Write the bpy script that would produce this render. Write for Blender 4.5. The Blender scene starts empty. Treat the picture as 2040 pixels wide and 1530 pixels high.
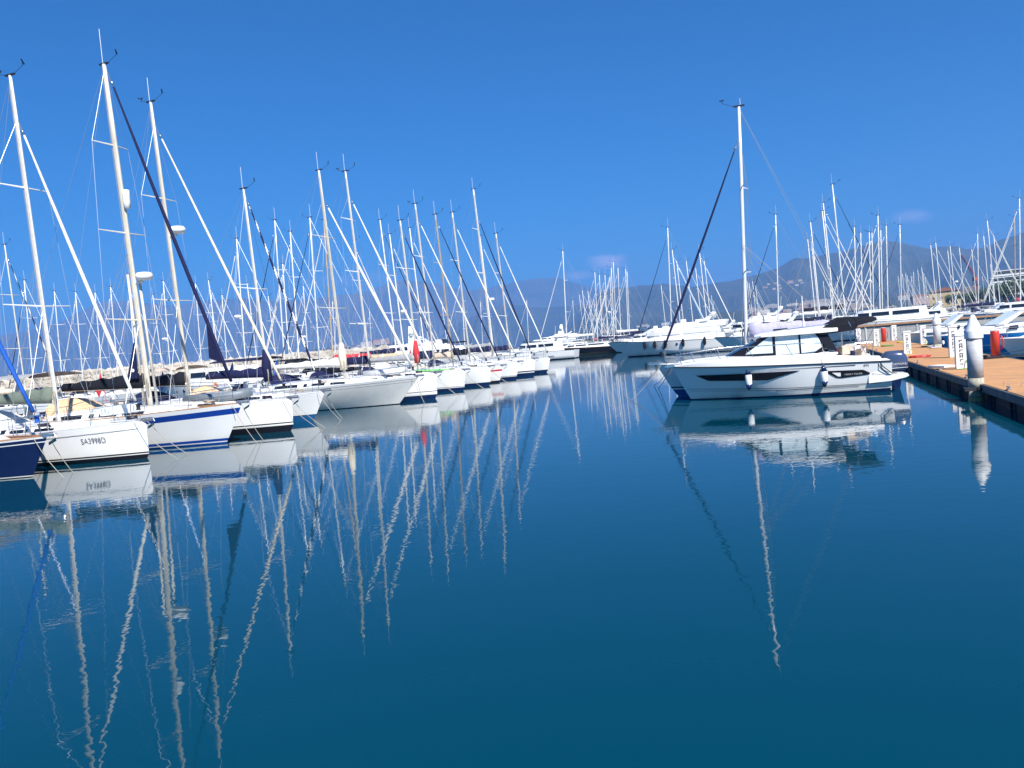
import bpy, math, random
from mathutils import Vector, Matrix
random.seed(7)
S = bpy.context.scene
COL = S.collection
# ---------------------------------------------------------------- camera
F, CX, CY = 1530., 1020., 765.            # focal length and centre in photo pixels (2040 wide)
ROLL = math.atan(.085); PITCH = math.atan(79 * math.cos(ROLL) / F); EYE = 2.7
cr, sr, cp, sp = math.cos(ROLL), math.sin(ROLL), math.cos(PITCH), math.sin(PITCH)
FW = Vector((0, cp, -sp)); U0 = Vector((0, sp, cp)); X0 = Vector((1, 0, 0))
RT = X0 * cr - U0 * sr; UP = X0 * sr + U0 * cr
cam = bpy.data.cameras.new('camera'); cam.sensor_width = 36; cam.lens = F / 2040 * 36
cam.clip_start = .1; cam.clip_end = 40000
co = bpy.data.objects.new('camera', cam); COL.objects.link(co)
co.matrix_world = Matrix.Translation((0, 0, EYE)) @ Matrix((RT, UP, -FW)).transposed().to_4x4()
S.camera = co
def ray(x, y): return FW + RT * ((x - CX) / F) - UP * ((y - CY) / F)
def at(x, y, z=0.):                       # point of height z seen at photo pixel x, y
    d = ray(x, y); t = (z - EYE) / d.z
    return Vector((d.x * t, d.y * t, z))
def hor(x): return 686 - .085 * (x - 1020)
# ---------------------------------------------------------------- light
SUN_AZ, SUN_EL = math.radians(22), math.radians(46)
sdir = Vector((math.sin(SUN_AZ) * math.cos(SUN_EL), -math.cos(SUN_AZ) * math.cos(SUN_EL), math.sin(SUN_EL)))
sl = bpy.data.lights.new('sun', 'SUN'); sl.energy = 5.0; sl.angle = math.radians(.5); sl.color = (1, .955, .88)
so = bpy.data.objects.new('sun', sl); COL.objects.link(so)
so.rotation_euler = sdir.to_track_quat('Z', 'Y').to_euler(); so.location = (0, 0, 50)
W = bpy.data.worlds.new('World'); S.world = W; W.use_nodes = True
nt = W.node_tree; N = nt.nodes; LK = nt.links; N.clear()
sky = N.new('ShaderNodeTexSky'); sky.sky_type = 'NISHITA'; sky.sun_disc = False
sky.sun_elevation = SUN_EL; sky.sun_rotation = math.pi - SUN_AZ
sky.air_density = 1.0; sky.dust_density = .25; sky.ozone_density = 3.5; sky.altitude = 0
hs = N.new('ShaderNodeHueSaturation'); hs.inputs['Saturation'].default_value = 1.12; hs.inputs['Value'].default_value = 1.
tn = N.new('ShaderNodeMix'); tn.data_type = 'RGBA'; tn.blend_type = 'MULTIPLY'; tn.inputs['Factor'].default_value = 1; tn.inputs['B'].default_value = (.20, .76, 1.28, 1)
LK.new(sky.outputs[0], tn.inputs['A']); LK.new(tn.outputs['Result'], hs.inputs['Color'])
tc = N.new('ShaderNodeTexCoord'); prev = hs.outputs[0]
nz = N.new('ShaderNodeTexNoise'); nz.inputs['Scale'].default_value = 26; nz.inputs['Detail'].default_value = 6
mp = N.new('ShaderNodeMapping'); mp.inputs['Scale'].default_value = (1, 1, 2.4)
LK.new(tc.outputs['Generated'], mp.inputs['Vector']); LK.new(mp.outputs[0], nz.inputs['Vector'])
for (px, py, rx, rz, st) in ((1216, 521, .032, .0105, .62), (1815, 430, .026, .010, .30), (1150, 550, .03, .007, .32), (700, 560, .09, .012, .10)):
    d = ray(px, py).normalized()
    sub = N.new('ShaderNodeVectorMath'); sub.operation = 'SUBTRACT'; sub.inputs[1].default_value = d
    LK.new(tc.outputs['Generated'], sub.inputs[0])
    sc = N.new('ShaderNodeVectorMath'); sc.operation = 'MULTIPLY'; sc.inputs[1].default_value = (1 / rx, 1 / rx, 1 / rz)
    LK.new(sub.outputs[0], sc.inputs[0])
    ln = N.new('ShaderNodeVectorMath'); ln.operation = 'LENGTH'; LK.new(sc.outputs[0], ln.inputs[0])
    m1 = N.new('ShaderNodeMath'); m1.operation = 'MULTIPLY_ADD'; m1.inputs[1].default_value = 1.6
    LK.new(nz.outputs[0], m1.inputs[0])
    m2 = N.new('ShaderNodeMath'); m2.operation = 'MULTIPLY'; m2.inputs[1].default_value = -1; LK.new(ln.outputs['Value'], m2.inputs[0])
    LK.new(m2.outputs[0], m1.inputs[2])
    mr = N.new('ShaderNodeMapRange'); mr.interpolation_type = 'SMOOTHSTEP'
    mr.inputs['From Min'].default_value = -.35; mr.inputs['From Max'].default_value = .75; mr.inputs['To Max'].default_value = st
    LK.new(m1.outputs[0], mr.inputs['Value'])
    mx = N.new('ShaderNodeMix'); mx.data_type = 'RGBA'; mx.inputs['B'].default_value = (13, 11, 15, 1)
    LK.new(mr.outputs[0], mx.inputs['Factor']); LK.new(prev, mx.inputs['A']); prev = mx.outputs['Result']
bg = N.new('ShaderNodeBackground'); bg.inputs['Strength'].default_value = .050
LK.new(prev, bg.inputs['Color']); wo = N.new('ShaderNodeOutputWorld'); LK.new(bg.outputs[0], wo.inputs['Surface'])
S.view_settings.view_transform = 'Standard'; S.view_settings.look = 'None'; S.view_settings.exposure = .92
S.view_settings.gamma = 1
S.render.engine = 'CYCLES'; S.render.resolution_x = 1024; S.render.resolution_y = 768
S.cycles.max_bounces = 6; S.cycles.volume_bounces = 1
# ---------------------------------------------------------------- materials
MT = {}
def pm(name, col, rough=.5, metal=0., var=.08, scale=3., bump=0., bscale=20., coat=0., stretch=(1, 1, 1), ior=None):
    m = bpy.data.materials.new(name); m.use_nodes = True; n = m.node_tree.nodes; l = m.node_tree.links
    b = n['Principled BSDF']; b.inputs['Roughness'].default_value = rough; b.inputs['Metallic'].default_value = metal
    b.inputs['Coat Weight'].default_value = coat; b.inputs['Coat Roughness'].default_value = .08
    if max(col) < .07: b.inputs['Specular IOR Level'].default_value = .25
    if ior: b.inputs['IOR'].default_value = ior
    t = n.new('ShaderNodeTexCoord'); q = n.new('ShaderNodeMapping'); q.inputs['Scale'].default_value = stretch
    l.new(t.outputs['Object'], q.inputs['Vector'])
    z = n.new('ShaderNodeTexNoise'); z.inputs['Scale'].default_value = scale; z.inputs['Detail'].default_value = 5
    l.new(q.outputs[0], z.inputs['Vector'])
    r = n.new('ShaderNodeValToRGB'); e = r.color_ramp.elements
    e[0].position = .3; e[1].position = .7
    e[0].color = tuple(c * (1 - var) for c in col) + (1,); e[1].color = tuple(min(1, c * (1 + var)) for c in col) + (1,)
    l.new(z.outputs[0], r.inputs[0]); l.new(r.outputs[0], b.inputs['Base Color'])
    if bump:
        z2 = n.new('ShaderNodeTexNoise'); z2.inputs['Scale'].default_value = bscale; z2.inputs['Detail'].default_value = 3
        l.new(q.outputs[0], z2.inputs['Vector'])
        bb = n.new('ShaderNodeBump'); bb.inputs['Strength'].default_value = 1; bb.inputs['Distance'].default_value = bump
        l.new(z2.outputs[0], bb.inputs['Height']); l.new(bb.outputs[0], b.inputs['Normal'])
    MT[name] = m; return m
pm('gel', (.80, .80, .79), .28, var=.03, coat=.3, scale=1.2)
pm('gelgrey', (.62, .63, .64), .3, var=.04, coat=.3)
pm('gelwarm', (.74, .73, .69), .3, var=.05, coat=.3)
pm('cream', (.74, .70, .60), .35, var=.05)
pm('nonskid', (.68, .67, .63), .7, var=.06, bump=.002, bscale=60)
pm('navy', (.008, .018, .075), .18, coat=.6)
pm('blue', (.008, .045, .28), .25, coat=.4)
pm('bluehull', (.02, .36, .85), .3, coat=.4)
pm('anti', (.004, .09, .25), .6, var=.15)
pm('black', (.012, .012, .018), .3)
pm('charcoal', (.022, .023, .032), .7, bump=.004, bscale=12)
pm('redhull', (.5, .03, .03), .35)
pm('wood', (.36, .19, .09), .55, var=.25, scale=6, stretch=(1, 8, 1))
pm('alu', (.74, .75, .76), .38, metal=.25, var=.04)
pm('aluwhite', (.70, .70, .68), .4, var=.04)
pm('mastold', (.58, .55, .47), .5, var=.14, scale=5, stretch=(1, 1, .3))
pm('masttan', (.42, .33, .24), .5, var=.15, scale=5, stretch=(1, 1, .3))
pm('steel', (.6, .61, .63), .2, metal=.9)
pm('wire', (.38, .40, .43), .4, metal=.5)
pm('green', (.22, .60, .18), .5)
pm('dinghy', (.16, .19, .22), .5, var=.15)
pm('rope', (.34, .31, .26), .9, var=.2)
pm('darkrope', (.03, .03, .05), .9)
pm('rubber', (.02, .02, .022), .6)
pm('glass', (.012, .018, .03), .06, coat=.5)
pm('curtain', (.60, .70, .73), .35, var=.10, scale=2.5, bump=.01, bscale=5, coat=.8, stretch=(6, 1, .6))
for nme, c in dict(c_white=(.68, .67, .63), c_cream=(.72, .64, .48), c_peach=(.68, .46, .27), c_navy=(.010, .013, .055), c_blue=(.005, .085, .42),
                   c_black=(.008, .009, .016), c_green=(.13, .16, .13), c_red=(.52, .03, .04), c_lilac=(.42, .40, .56), c_grey=(.30, .31, .32),
                   c_tan=(.55, .44, .34), c_sky=(.25, .42, .62)).items():
    pm(nme, c, .85, var=.12, scale=4, bump=.02, bscale=9)
pm('deckbrown', (.54, .275, .10), .75, var=.14, scale=1.5, bump=.002, bscale=30)
pm('fasciagrey', (.13, .135, .14), .8, var=.25, scale=3)
pm('floatdark', (.035, .042, .055), .7, var=.3, scale=2)
pm('concrete', (.33, .33, .32), .85, var=.12, scale=4, bump=.003, bscale=40)
pm('pileg', (.46, .47, .48), .55, var=.12, scale=3, stretch=(1, 1, 8), bump=.004, bscale=9)
pm('pileold', (.38, .36, .28), .8, var=.25, scale=7, stretch=(2, 2, .4))
pm('barnacle', (.32, .25, .12), .95, var=.5, scale=14, bump=.03, bscale=16)
pm('white', (.78, .79, .78), .45, var=.05)
pm('redcrane', (.34, .07, .06), .6)
pm('redp', (.60, .05, .035), .4)
pm('orange', (.75, .22, .05), .5)
pm('yellow', (.6, .5, .05), .6)
pm('hose', (.08, .25, .06), .5)
pm('marks', (.08, .08, .09), .6)
pm('rock', (.40, .36, .30), .9, var=.35, scale=.5, bump=.05, bscale=3)
pm('stone', (.42, .38, .32), .9, var=.1, scale=.3)
pm('outb', (.05, .075, .15), .22, metal=.2, coat=.6)
pm('sailflag', (.62, .66, .78), .7, var=.1)
def extra(name, fn):
    m = MT[name]; n = m.node_tree.nodes; l = m.node_tree.links; b = n['Principled BSDF']; src = b.inputs['Base Color'].links[0].from_socket
    mx = n.new('ShaderNodeMix'); mx.data_type = 'RGBA'; l.new(src, mx.inputs['A']); l.new(mx.outputs['Result'], b.inputs['Base Color']); fn(n, l, mx)
def scum(n, l, mx):                            # yellow-brown growth line just above the water
    t = n.new('ShaderNodeTexCoord'); s = n.new('ShaderNodeSeparateXYZ'); l.new(t.outputs['Object'], s.inputs[0])
    r = n.new('ShaderNodeMapRange'); r.inputs['From Min'].default_value = .42; r.inputs['From Max'].default_value = .05; r.inputs['To Max'].default_value = .8; l.new(s.outputs['Z'], r.inputs['Value'])
    z = n.new('ShaderNodeTexNoise'); z.inputs['Scale'].default_value = 1.6; z.inputs['Detail'].default_value = 6; q = n.new('ShaderNodeMapping'); q.inputs['Scale'].default_value = (1, 1, .35)
    l.new(t.outputs['Object'], q.inputs['Vector']); l.new(q.outputs[0], z.inputs['Vector'])
    p = n.new('ShaderNodeMath'); p.operation = 'MULTIPLY'; l.new(r.outputs[0], p.inputs[0]); l.new(z.outputs[0], p.inputs[1]); l.new(p.outputs[0], mx.inputs['Factor'])
    mx.inputs['B'].default_value = (.50, .45, .33, 1)
extra('gel', scum)
def planks(n, l, mx):
    g = n.new('ShaderNodeNewGeometry'); r = n.new('ShaderNodeMapRange'); r.inputs['To Max'].default_value = .55; l.new(g.outputs['Random Per Island'], r.inputs['Value']); l.new(r.outputs[0], mx.inputs['Factor']); mx.inputs['B'].default_value = (.40, .22, .13, 1)
extra('deckbrown', planks)
def stains(n, l, mx):
    t = n.new('ShaderNodeTexCoord'); z = n.new('ShaderNodeTexNoise'); z.inputs['Scale'].default_value = .9; z.inputs['Detail'].default_value = 7; z.inputs['Roughness'].default_value = .7; l.new(t.outputs['Object'], z.inputs['Vector'])
    r = n.new('ShaderNodeMapRange'); r.inputs['From Min'].default_value = .54; r.inputs['From Max'].default_value = .72; r.inputs['To Max'].default_value = .5; l.new(z.outputs[0], r.inputs['Value']); l.new(r.outputs[0], mx.inputs['Factor']); mx.inputs['B'].default_value = (.24, .17, .12, 1)
extra('deckbrown', stains)
def facade(name, col, s=(.33, .33, .36), wcol=(.08, .08, .1)):
    m = pm(name, col, .85, var=.1, scale=.05)
    n = m.node_tree.nodes; l = m.node_tree.links; b = n['Principled BSDF']
    src = b.inputs['Base Color'].links[0].from_socket
    t = n.new('ShaderNodeTexCoord'); q = n.new('ShaderNodeMapping'); q.inputs['Rotation'].default_value = (math.pi / 2, 0, 0)
    l.new(t.outputs['Object'], q.inputs['Vector'])
    br = n.new('ShaderNodeTexBrick'); br.inputs['Scale'].default_value = 1; br.offset = 0
    br.inputs['Brick Width'].default_value = 3.2; br.inputs['Row Height'].default_value = 3.1; br.inputs['Mortar Size'].default_value = .95
    br.inputs['Mortar Smooth'].default_value = 0; br.inputs['Bias'].default_value = 0
    l.new(q.outputs[0], br.inputs['Vector'])
    mx = n.new('ShaderNodeMix'); mx.data_type = 'RGBA'; mx.inputs['A'].default_value = wcol + (1,)
    l.new(br.outputs['Fac'], mx.inputs['Factor']); l.new(src, mx.inputs['B']); l.new(mx.outputs['Result'], b.inputs['Base Color'])
facade('f_pink', (.45, .30, .23)); facade('f_white', (.55, .53, .48)); facade('f_yellow', (.55, .42, .22)); facade('f_tan', (.42, .33, .25))
pm('tile', (.30, .13, .08), .9, var=.2, scale=.3)
# ---------------------------------------------------------------- mesh helpers
class MB:
    def __init__(s): s.v = []; s.f = []; s.m = []; s.s = []
    def add(s, vs, fs, m=0, sm=False):
        o = len(s.v); s.v += [tuple(v) for v in vs]
        for i, f in enumerate(fs):
            s.f.append([o + k for k in f]); s.m.append(m[i] if isinstance(m, list) else m); s.s.append(sm)
        return s
    def box(s, c, d, m=0, rz=0., taper=1., M=None):
        x, y, z = d[0] / 2, d[1] / 2, d[2] / 2; vs = []
        for k, t in ((-1, 1.), (1, taper)):
            for a, b in ((-1, -1), (1, -1), (1, 1), (-1, 1)):
                v = Vector((a * x * t, b * y * t, k * z))
                if rz: v.rotate(Matrix.Rotation(rz, 3, 'Z'))
                if M: v = M @ v
                vs.append(v + Vector(c))
        return s.add(vs, [(3, 2, 1, 0), (4, 5, 6, 7), (0, 1, 5, 4), (1, 2, 6, 5), (2, 3, 7, 6), (3, 0, 4, 7)], m)
    def tube(s, pts, r, n=6, m=0, flat=1., cap=True, mf=None):
        pts = [Vector(p) for p in pts]; k = len(pts); rr = r if isinstance(r, (list, tuple)) else [r] * k
        vs = []; up = None
        for i, p in enumerate(pts):
            t = (pts[min(i + 1, k - 1)] - pts[max(i - 1, 0)]).normalized()
            if up is None: up = Vector((0, 1, 0)) if abs(t.y) < .9 else Vector((1, 0, 0))
            a = t.cross(up).normalized(); b = a.cross(t).normalized(); up = b
            for j in range(n):
                w = 2 * math.pi * j / n
                vs.append(p + a * (math.cos(w) * rr[i]) + b * (math.sin(w) * rr[i] * flat))
        fs = []; ms = []
        for i in range(k - 1):
            for j in range(n):
                fs.append((i * n + j, i * n + (j + 1) % n, (i + 1) * n + (j + 1) % n, (i + 1) * n + j)); ms.append(mf(i, j) if mf else m)
        if cap: fs += [tuple(range(n))[::-1], tuple(range((k - 1) * n, k * n))]; ms += [m, m]
        return s.add(vs, fs, ms, n > 5)
    def loft(s, secs, m=0, closed=True, cap=True, sm=False, mf=None):
        n = len(secs[0]); vs = [v for q in secs for v in q]; fs = []; ms = []
        for i in range(len(secs) - 1):
            for j in range(n if closed else n - 1):
                fs.append((i * n + j, (i + 1) * n + j, (i + 1) * n + (j + 1) % n, i * n + (j + 1) % n)); ms.append(mf(i, j) if mf else m)
        if cap and closed: fs += [tuple(range(n)), tuple(range((len(secs) - 1) * n, len(secs) * n))[::-1]]; ms += [m, m]
        return s.add(vs, fs, ms, sm)
    def lathe(s, prof, n=16, c=(0, 0, 0), m=0, mf=None, axis=None):
        secs = []
        for r, z in prof:
            q = []
            for j in range(n):
                v = Vector((r * math.cos(2 * math.pi * j / n), r * math.sin(2 * math.pi * j / n), z))
                if axis: v = axis @ v
                q.append(v + Vector(c))
            secs.append(q)
        o = len(s.v); s.loft(secs[::-1], m, sm=True, mf=mf); return s
    def prism(s, poly, y0, y1, m=0):             # polygon in x,z extruded from y0 to y1
        n = len(poly); vs = [(x, y0, z) for x, z in poly] + [(x, y1, z) for x, z in poly]
        fs = [tuple(range(n)), tuple(range(n, 2 * n))[::-1]] + [(i, i + n, (i + 1) % n + n, (i + 1) % n) for i in range(n)]
        return s.add(vs, fs, m)
    def build(s, name, mats, par=None, label=None):
        me = bpy.data.meshes.new(name); me.from_pydata(s.v, [], s.f)
        for q in (mats if isinstance(mats, (list, tuple)) else [mats]): me.materials.append(MT[q])
        me.polygons.foreach_set('material_index', s.m); me.polygons.foreach_set('use_smooth', s.s)
        me.update(); o = bpy.data.objects.new(name, me); COL.objects.link(o)
        if par: o.parent = par
        if label: o['label'] = label
        return o
def tag(o, label=None, cat=None, group=None, kind=None):
    if label: o['label'] = label
    if cat: o['category'] = cat
    if group: o['group'] = group
    if kind: o['kind'] = kind
    return o
def thing(name, label, cat, loc=(0, 0, 0), rz=0., group=None):
    o = bpy.data.objects.new(name, None); COL.objects.link(o); o.empty_display_size = .5
    o.location = loc; o.rotation_euler = (0, 0, rz); return tag(o, label, cat, group)
def copy_tree(o, par=None):
    c = o.copy(); COL.objects.link(c)
    if par: c.parent = par
    for ch in KIDS.get(o.name) or [x for x in o.children]: copy_tree(ch, c)
    return c
KIDS = {}
def text(name, s, size, mat, par, M, ext=.002, sx=1.):
    cu = bpy.data.curves.new(name, 'FONT'); cu.body = s; cu.size = size; cu.extrude = ext; cu.offset = -.012 * size
    t = bpy.data.objects.new(name, cu); COL.objects.link(t)
    me = bpy.data.meshes.new_from_object(t.evaluated_get(bpy.context.evaluated_depsgraph_get()))
    bpy.data.objects.remove(t); bpy.data.curves.remove(cu)
    me.materials.clear(); me.materials.append(MT[mat])
    o = bpy.data.objects.new(name, me); COL.objects.link(o); o.parent = par
    o.matrix_local = M @ Matrix.Diagonal((sx, 1, 1, 1)); return o
from mathutils import noise
# ---------------------------------------------------------------- water
def water_mat():
    m = bpy.data.materials.new('water'); m.use_nodes = True; n = m.node_tree.nodes; l = m.node_tree.links; b = n['Principled BSDF']
    b.inputs['Base Color'].default_value = (.0, .040, .070, 1); b.inputs['Roughness'].default_value = .015; b.inputs['IOR'].default_value = 1.33
    t = n.new('ShaderNodeTexCoord'); prev = None
    for sc, dist, det, st in ((.55, .0050, 2, (1, 1, 1)), (2.1, .0030, 2, (1, 1.5, 1)), (7.5, .0010, 1, (1, 1.3, 1))):
        q = n.new('ShaderNodeMapping'); q.inputs['Scale'].default_value = st; q.inputs['Rotation'].default_value = (0, 0, .3)
        z = n.new('ShaderNodeTexNoise'); z.inputs['Scale'].default_value = sc; z.inputs['Detail'].default_value = det; z.inputs['Distortion'].default_value = .4
        l.new(t.outputs['Object'], q.inputs['Vector']); l.new(q.outputs[0], z.inputs['Vector'])
        bb = n.new('ShaderNodeBump'); bb.inputs['Strength'].default_value = 1; bb.inputs['Distance'].default_value = dist
        # patches of calmer and livelier water
        w = n.new('ShaderNodeTexNoise'); w.inputs['Scale'].default_value = .07; w.inputs['Detail'].default_value = 2
        l.new(t.outputs['Object'], w.inputs['Vector']); mr = n.new('ShaderNodeMapRange')
        mr.inputs['From Min'].default_value = .35; mr.inputs['From Max'].default_value = .68; mr.inputs['To Min'].default_value = .35; mr.inputs['To Max'].default_value = 1.
        l.new(w.outputs[0], mr.inputs['Value']); l.new(mr.outputs[0], bb.inputs['Strength'])
        l.new(z.outputs[0], bb.inputs['Height'])
        if prev: l.new(prev, bb.inputs['Normal'])
        prev = bb.outputs[0]
    l.new(prev, b.inputs['Normal']); MT['water'] = m
water_mat()
mb = MB(); xs = [-14000, -300, -60, -20, 0, 20, 60, 300, 14000]; ys = [-400, -20, 0, 20, 50, 120, 400, 2000, 16000]
mb.add([(x, y, 0) for y in ys for x in xs], [(j * 9 + i, j * 9 + i + 1, (j + 1) * 9 + i + 1, (j + 1) * 9 + i) for j in range(8) for i in range(8)])
tag(mb.build('water', 'water'), 'calm teal and blue harbour water mirroring hulls and masts', kind='structure')
# ---------------------------------------------------------------- hills
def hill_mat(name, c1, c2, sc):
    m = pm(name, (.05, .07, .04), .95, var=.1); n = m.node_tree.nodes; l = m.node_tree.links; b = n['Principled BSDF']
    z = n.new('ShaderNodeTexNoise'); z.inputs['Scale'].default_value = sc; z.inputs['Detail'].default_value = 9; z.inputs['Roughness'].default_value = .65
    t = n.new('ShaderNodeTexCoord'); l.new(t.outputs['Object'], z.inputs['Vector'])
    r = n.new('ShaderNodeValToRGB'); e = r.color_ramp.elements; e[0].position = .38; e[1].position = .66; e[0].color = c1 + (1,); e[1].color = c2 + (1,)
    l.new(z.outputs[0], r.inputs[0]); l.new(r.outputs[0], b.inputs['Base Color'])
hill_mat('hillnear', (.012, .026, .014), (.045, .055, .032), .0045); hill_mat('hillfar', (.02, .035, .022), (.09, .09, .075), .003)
def ridge(name, prof, D0, D1, mat, label, nx=150, seed=0, amp=.22, jag=.012):
    def py(x):
        for (a, b), (c, d) in zip(prof, prof[1:]):
            if a <= x <= c: return b + (d - b) * (x - a) / (c - a)
        return prof[-1][1]
    x0, x1 = prof[0][0], prof[-1][0]; rows = 16; vs = []
    for i in range(nx + 1):
        x = x0 + (x1 - x0) * i / nx; d = ray(x, py(x)); hz = math.hypot(d.x, d.y); el = d.z / hz; ux, uy = d.x / hz, d.y / hz
        zc = max(EYE + el * D1, 3.); zc *= 1 + jag * noise.fractal((x * .03, seed, 0), 1, 2, 6)
        for k in range(rows + 5):
            t = k / rows; D = D0 + (D1 - D0) * t
            if t <= 1: f = t ** 1.15; q = amp * math.sin(math.pi * min(t, 1)) * noise.fractal((x * .012 + .9 * t, t * 2.2 + seed, seed), 1, 2, 5); z = zc * max(0, min(f * .98 + q * .6, t * .97 + .03 * t)) - 4 * (1 - t)
            else: z = zc * (1 - (t - 1) * 1.2)
            if k == 0: z = -5
            vs.append((ux * D, uy * D, z))
    r = rows + 5; mb = MB().add(vs, [(i * r + k, (i + 1) * r + k, (i + 1) * r + k + 1, i * r + k + 1) for i in range(nx) for k in range(r - 1)], sm=False)
    return tag(mb.build(name, mat), label, kind='structure')
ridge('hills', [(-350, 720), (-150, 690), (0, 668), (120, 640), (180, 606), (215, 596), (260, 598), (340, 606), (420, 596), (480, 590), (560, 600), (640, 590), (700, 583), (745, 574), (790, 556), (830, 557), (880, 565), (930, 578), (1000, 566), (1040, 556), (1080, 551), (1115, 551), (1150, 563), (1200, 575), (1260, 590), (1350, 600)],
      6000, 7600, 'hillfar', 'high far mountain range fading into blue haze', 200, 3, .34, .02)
ridge('hills', [(860, 680), (920, 640), (975, 612), (1010, 604), (1080, 612), (1140, 607), (1200, 606), (1260, 610), (1330, 630)], 4300, 5200, 'hillnear', 'low wooded headland in front of the far range', 90, 9, .3)
ridge('hills', [(1120, 655), (1165, 610), (1205, 577), (1232, 570), (1255, 571), (1275, 566), (1330, 564), (1380, 570), (1430, 561), (1455, 558), (1480, 552), (1510, 545), (1550, 531), (1568, 520), (1585, 511), (1610, 512), (1640, 505), (1680, 498), (1700, 492), (1730, 483), (1760, 477), (1790, 479), (1812, 485), (1850, 493), (1870, 489), (1900, 488), (1930, 494), (1960, 492), (1990, 476), (2010, 470), (2040, 460), (2150, 440), (2300, 450), (2500, 520)],
      2700, 4300, 'hillnear', 'dark wooded mountain ridge behind the right half of the harbour', 240, 5, .36, .015)
# low shore land under the town
def shore(x0, x1, D, D2, h, label):
    mb = MB(); n = 24; vs = []
    for i in range(n + 1):
        d = ray(x0 + (x1 - x0) * i / n, 600); hz = math.hypot(d.x, d.y); u = Vector((d.x / hz, d.y / hz, 0))
        for k, z in ((0, -2), (.02, 2), (.3, h * .45), (.6, h * .8), (1, h)): p = u * (D + (D2 - D) * k); vs.append((p.x, p.y, z + (2 * noise.noise((i * .7, k * 3, 1)) if k > .1 else 0)))
    mb.add(vs, [(i * 5 + k, i * 5 + k + 5, i * 5 + k + 6, i * 5 + k + 1) for i in range(n) for k in range(4)])
    return tag(mb.build('ground', 'hillnear'), label, kind='structure')
shore(1400, 2300, 1500, 2750, 52, 'low shore land under the hillside town')
# ---------------------------------------------------------------- breakwater of rocks
def rocks(p0, p1, n, hgt, label):
    mb = MB(); a, b = Vector(p0), Vector(p1); d = (b - a).normalized(); nn = Vector((-d.y, d.x, 0)); rnd = random.Random(4)
    ico = [Vector(v) for v in ((0, 0, 1), (.89, 0, .45), (.28, .85, .45), (-.72, .53, .45), (-.72, -.53, .45), (.28, -.85, .45), (.72, .53, -.45), (-.28, .85, -.45), (-.89, 0, -.45), (-.28, -.85, -.45), (.72, -.53, -.45), (0, 0, -1))]
    fs = [(0, 1, 2), (0, 2, 3), (0, 3, 4), (0, 4, 5), (0, 5, 1), (1, 6, 2), (2, 7, 3), (3, 8, 4), (4, 9, 5), (5, 10, 1), (1, 10, 6), (2, 6, 7), (3, 7, 8), (4, 8, 9), (5, 9, 10), (6, 11, 7), (7, 11, 8), (8, 11, 9), (9, 11, 10), (10, 11, 6)]
    core = [[(a + nn * w + (b - a) * t + Vector((0, 0, z)))[:] for w, z in ((-5, -1), (-1.5, hgt - .9), (1.5, hgt - .9), (5, -1))] for t in (0, .25, .5, .75, 1)]
    mb.loft(core, closed=False)
    for i in range(n):
        t = rnd.random(); w = rnd.uniform(-5, 1.5); z = (hgt - .6) * (1 - max(0, abs(w) - 1.2) / 4.2); s = rnd.uniform(.45, 1.15)
        c = a + (b - a) * t + nn * w + Vector((0, 0, z + rnd.uniform(-.2, .25)))
        mb.add([c + Vector((v.x * s * rnd.uniform(.75, 1.25), v.y * s * rnd.uniform(.75, 1.2), v.z * s * rnd.uniform(.6, .9))) for v in ico], fs)
    return tag(mb.build('breakwater_rocks', 'rock'), label, 'breakwater', kind='stuff')
rocks((-107, 148, 0), (-28, 176, 0), 2300, 4.6, 'long low breakwater of pale boulders behind the yachts on the left')
# ---------------------------------------------------------------- town
def house(kind, w, d, h, fm, roof):
    t = thing('town_building', 'small pale town building at the foot of the dark ridge', 'building', group='town buildings along the shore')
    MB().box((0, 0, h / 2), (w, d, h)).build('wall', fm, t)
    if roof: MB().prism([(-w / 2 - .5, h), (w / 2 + .5, h), (w / 4, h + 2.4), (-w / 4, h + 2.4)], -d / 2 - .5, d / 2 + .5).build('roof', 'tile', t)
    else: MB().box((0, 0, h + .5), (w * .96, d * .96, 1)).box((w * .2, 0, h + 2), (4, 4, 2.2)).build('roof', 'stone', t)
    return t
KN = ['pink tiled house', 'long white flat-roofed block', 'small yellow tiled house', 'tall tan block', 'small white tiled house']
protos = [house(0, 26, 14, 13, 'f_pink', 1), house(0, 34, 14, 16, 'f_white', 0), house(0, 20, 14, 10, 'f_yellow', 1), house(0, 30, 14, 19, 'f_tan', 0), house(0, 16, 12, 8, 'f_white', 1)]
bpy.context.view_layer.update(); rnd = random.Random(11); first = [True] * 5
def put(px, D, z, k, s=1., label=None, grp=None):
    d = ray(px, 600); hz = math.hypot(d.x, d.y); p = Vector((d.x / hz * D, d.y / hz * D, z))
    o = protos[k] if first[k] else copy_tree(protos[k]); first[k] = False
    o.location = p; o.scale = (s, s, s); o.rotation_euler = (0, 0, -math.atan2(d.x, d.y) + rnd.uniform(-.4, .4))
    if label: o['label'] = KN[k] + ' ' + label
    if grp: o['group'] = grp
for i in range(95): put(rnd.uniform(1490, 1730), *(lambda D: (D, 8 + (D - 1650) / 1000 * 42))(rnd.uniform(1700, 2650)), rnd.randrange(5), rnd.uniform(.5, .9), 'in the town under the dark ridge', 'town houses under the dark ridge')
for i in range(50): put(rnd.uniform(1720, 2060), rnd.uniform(900, 2300), rnd.uniform(1, 18), rnd.randrange(5), rnd.uniform(.5, .9), 'among the buildings behind the right-hand masts', 'shore buildings behind the right-hand masts')
for i in range(10): put(rnd.uniform(1525, 1605), 3120, rnd.uniform(120, 150), rnd.choice((0, 2, 4)), rnd.uniform(.5, .8), 'of the village high on the ridge slope', 'village houses on the slope')
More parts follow.
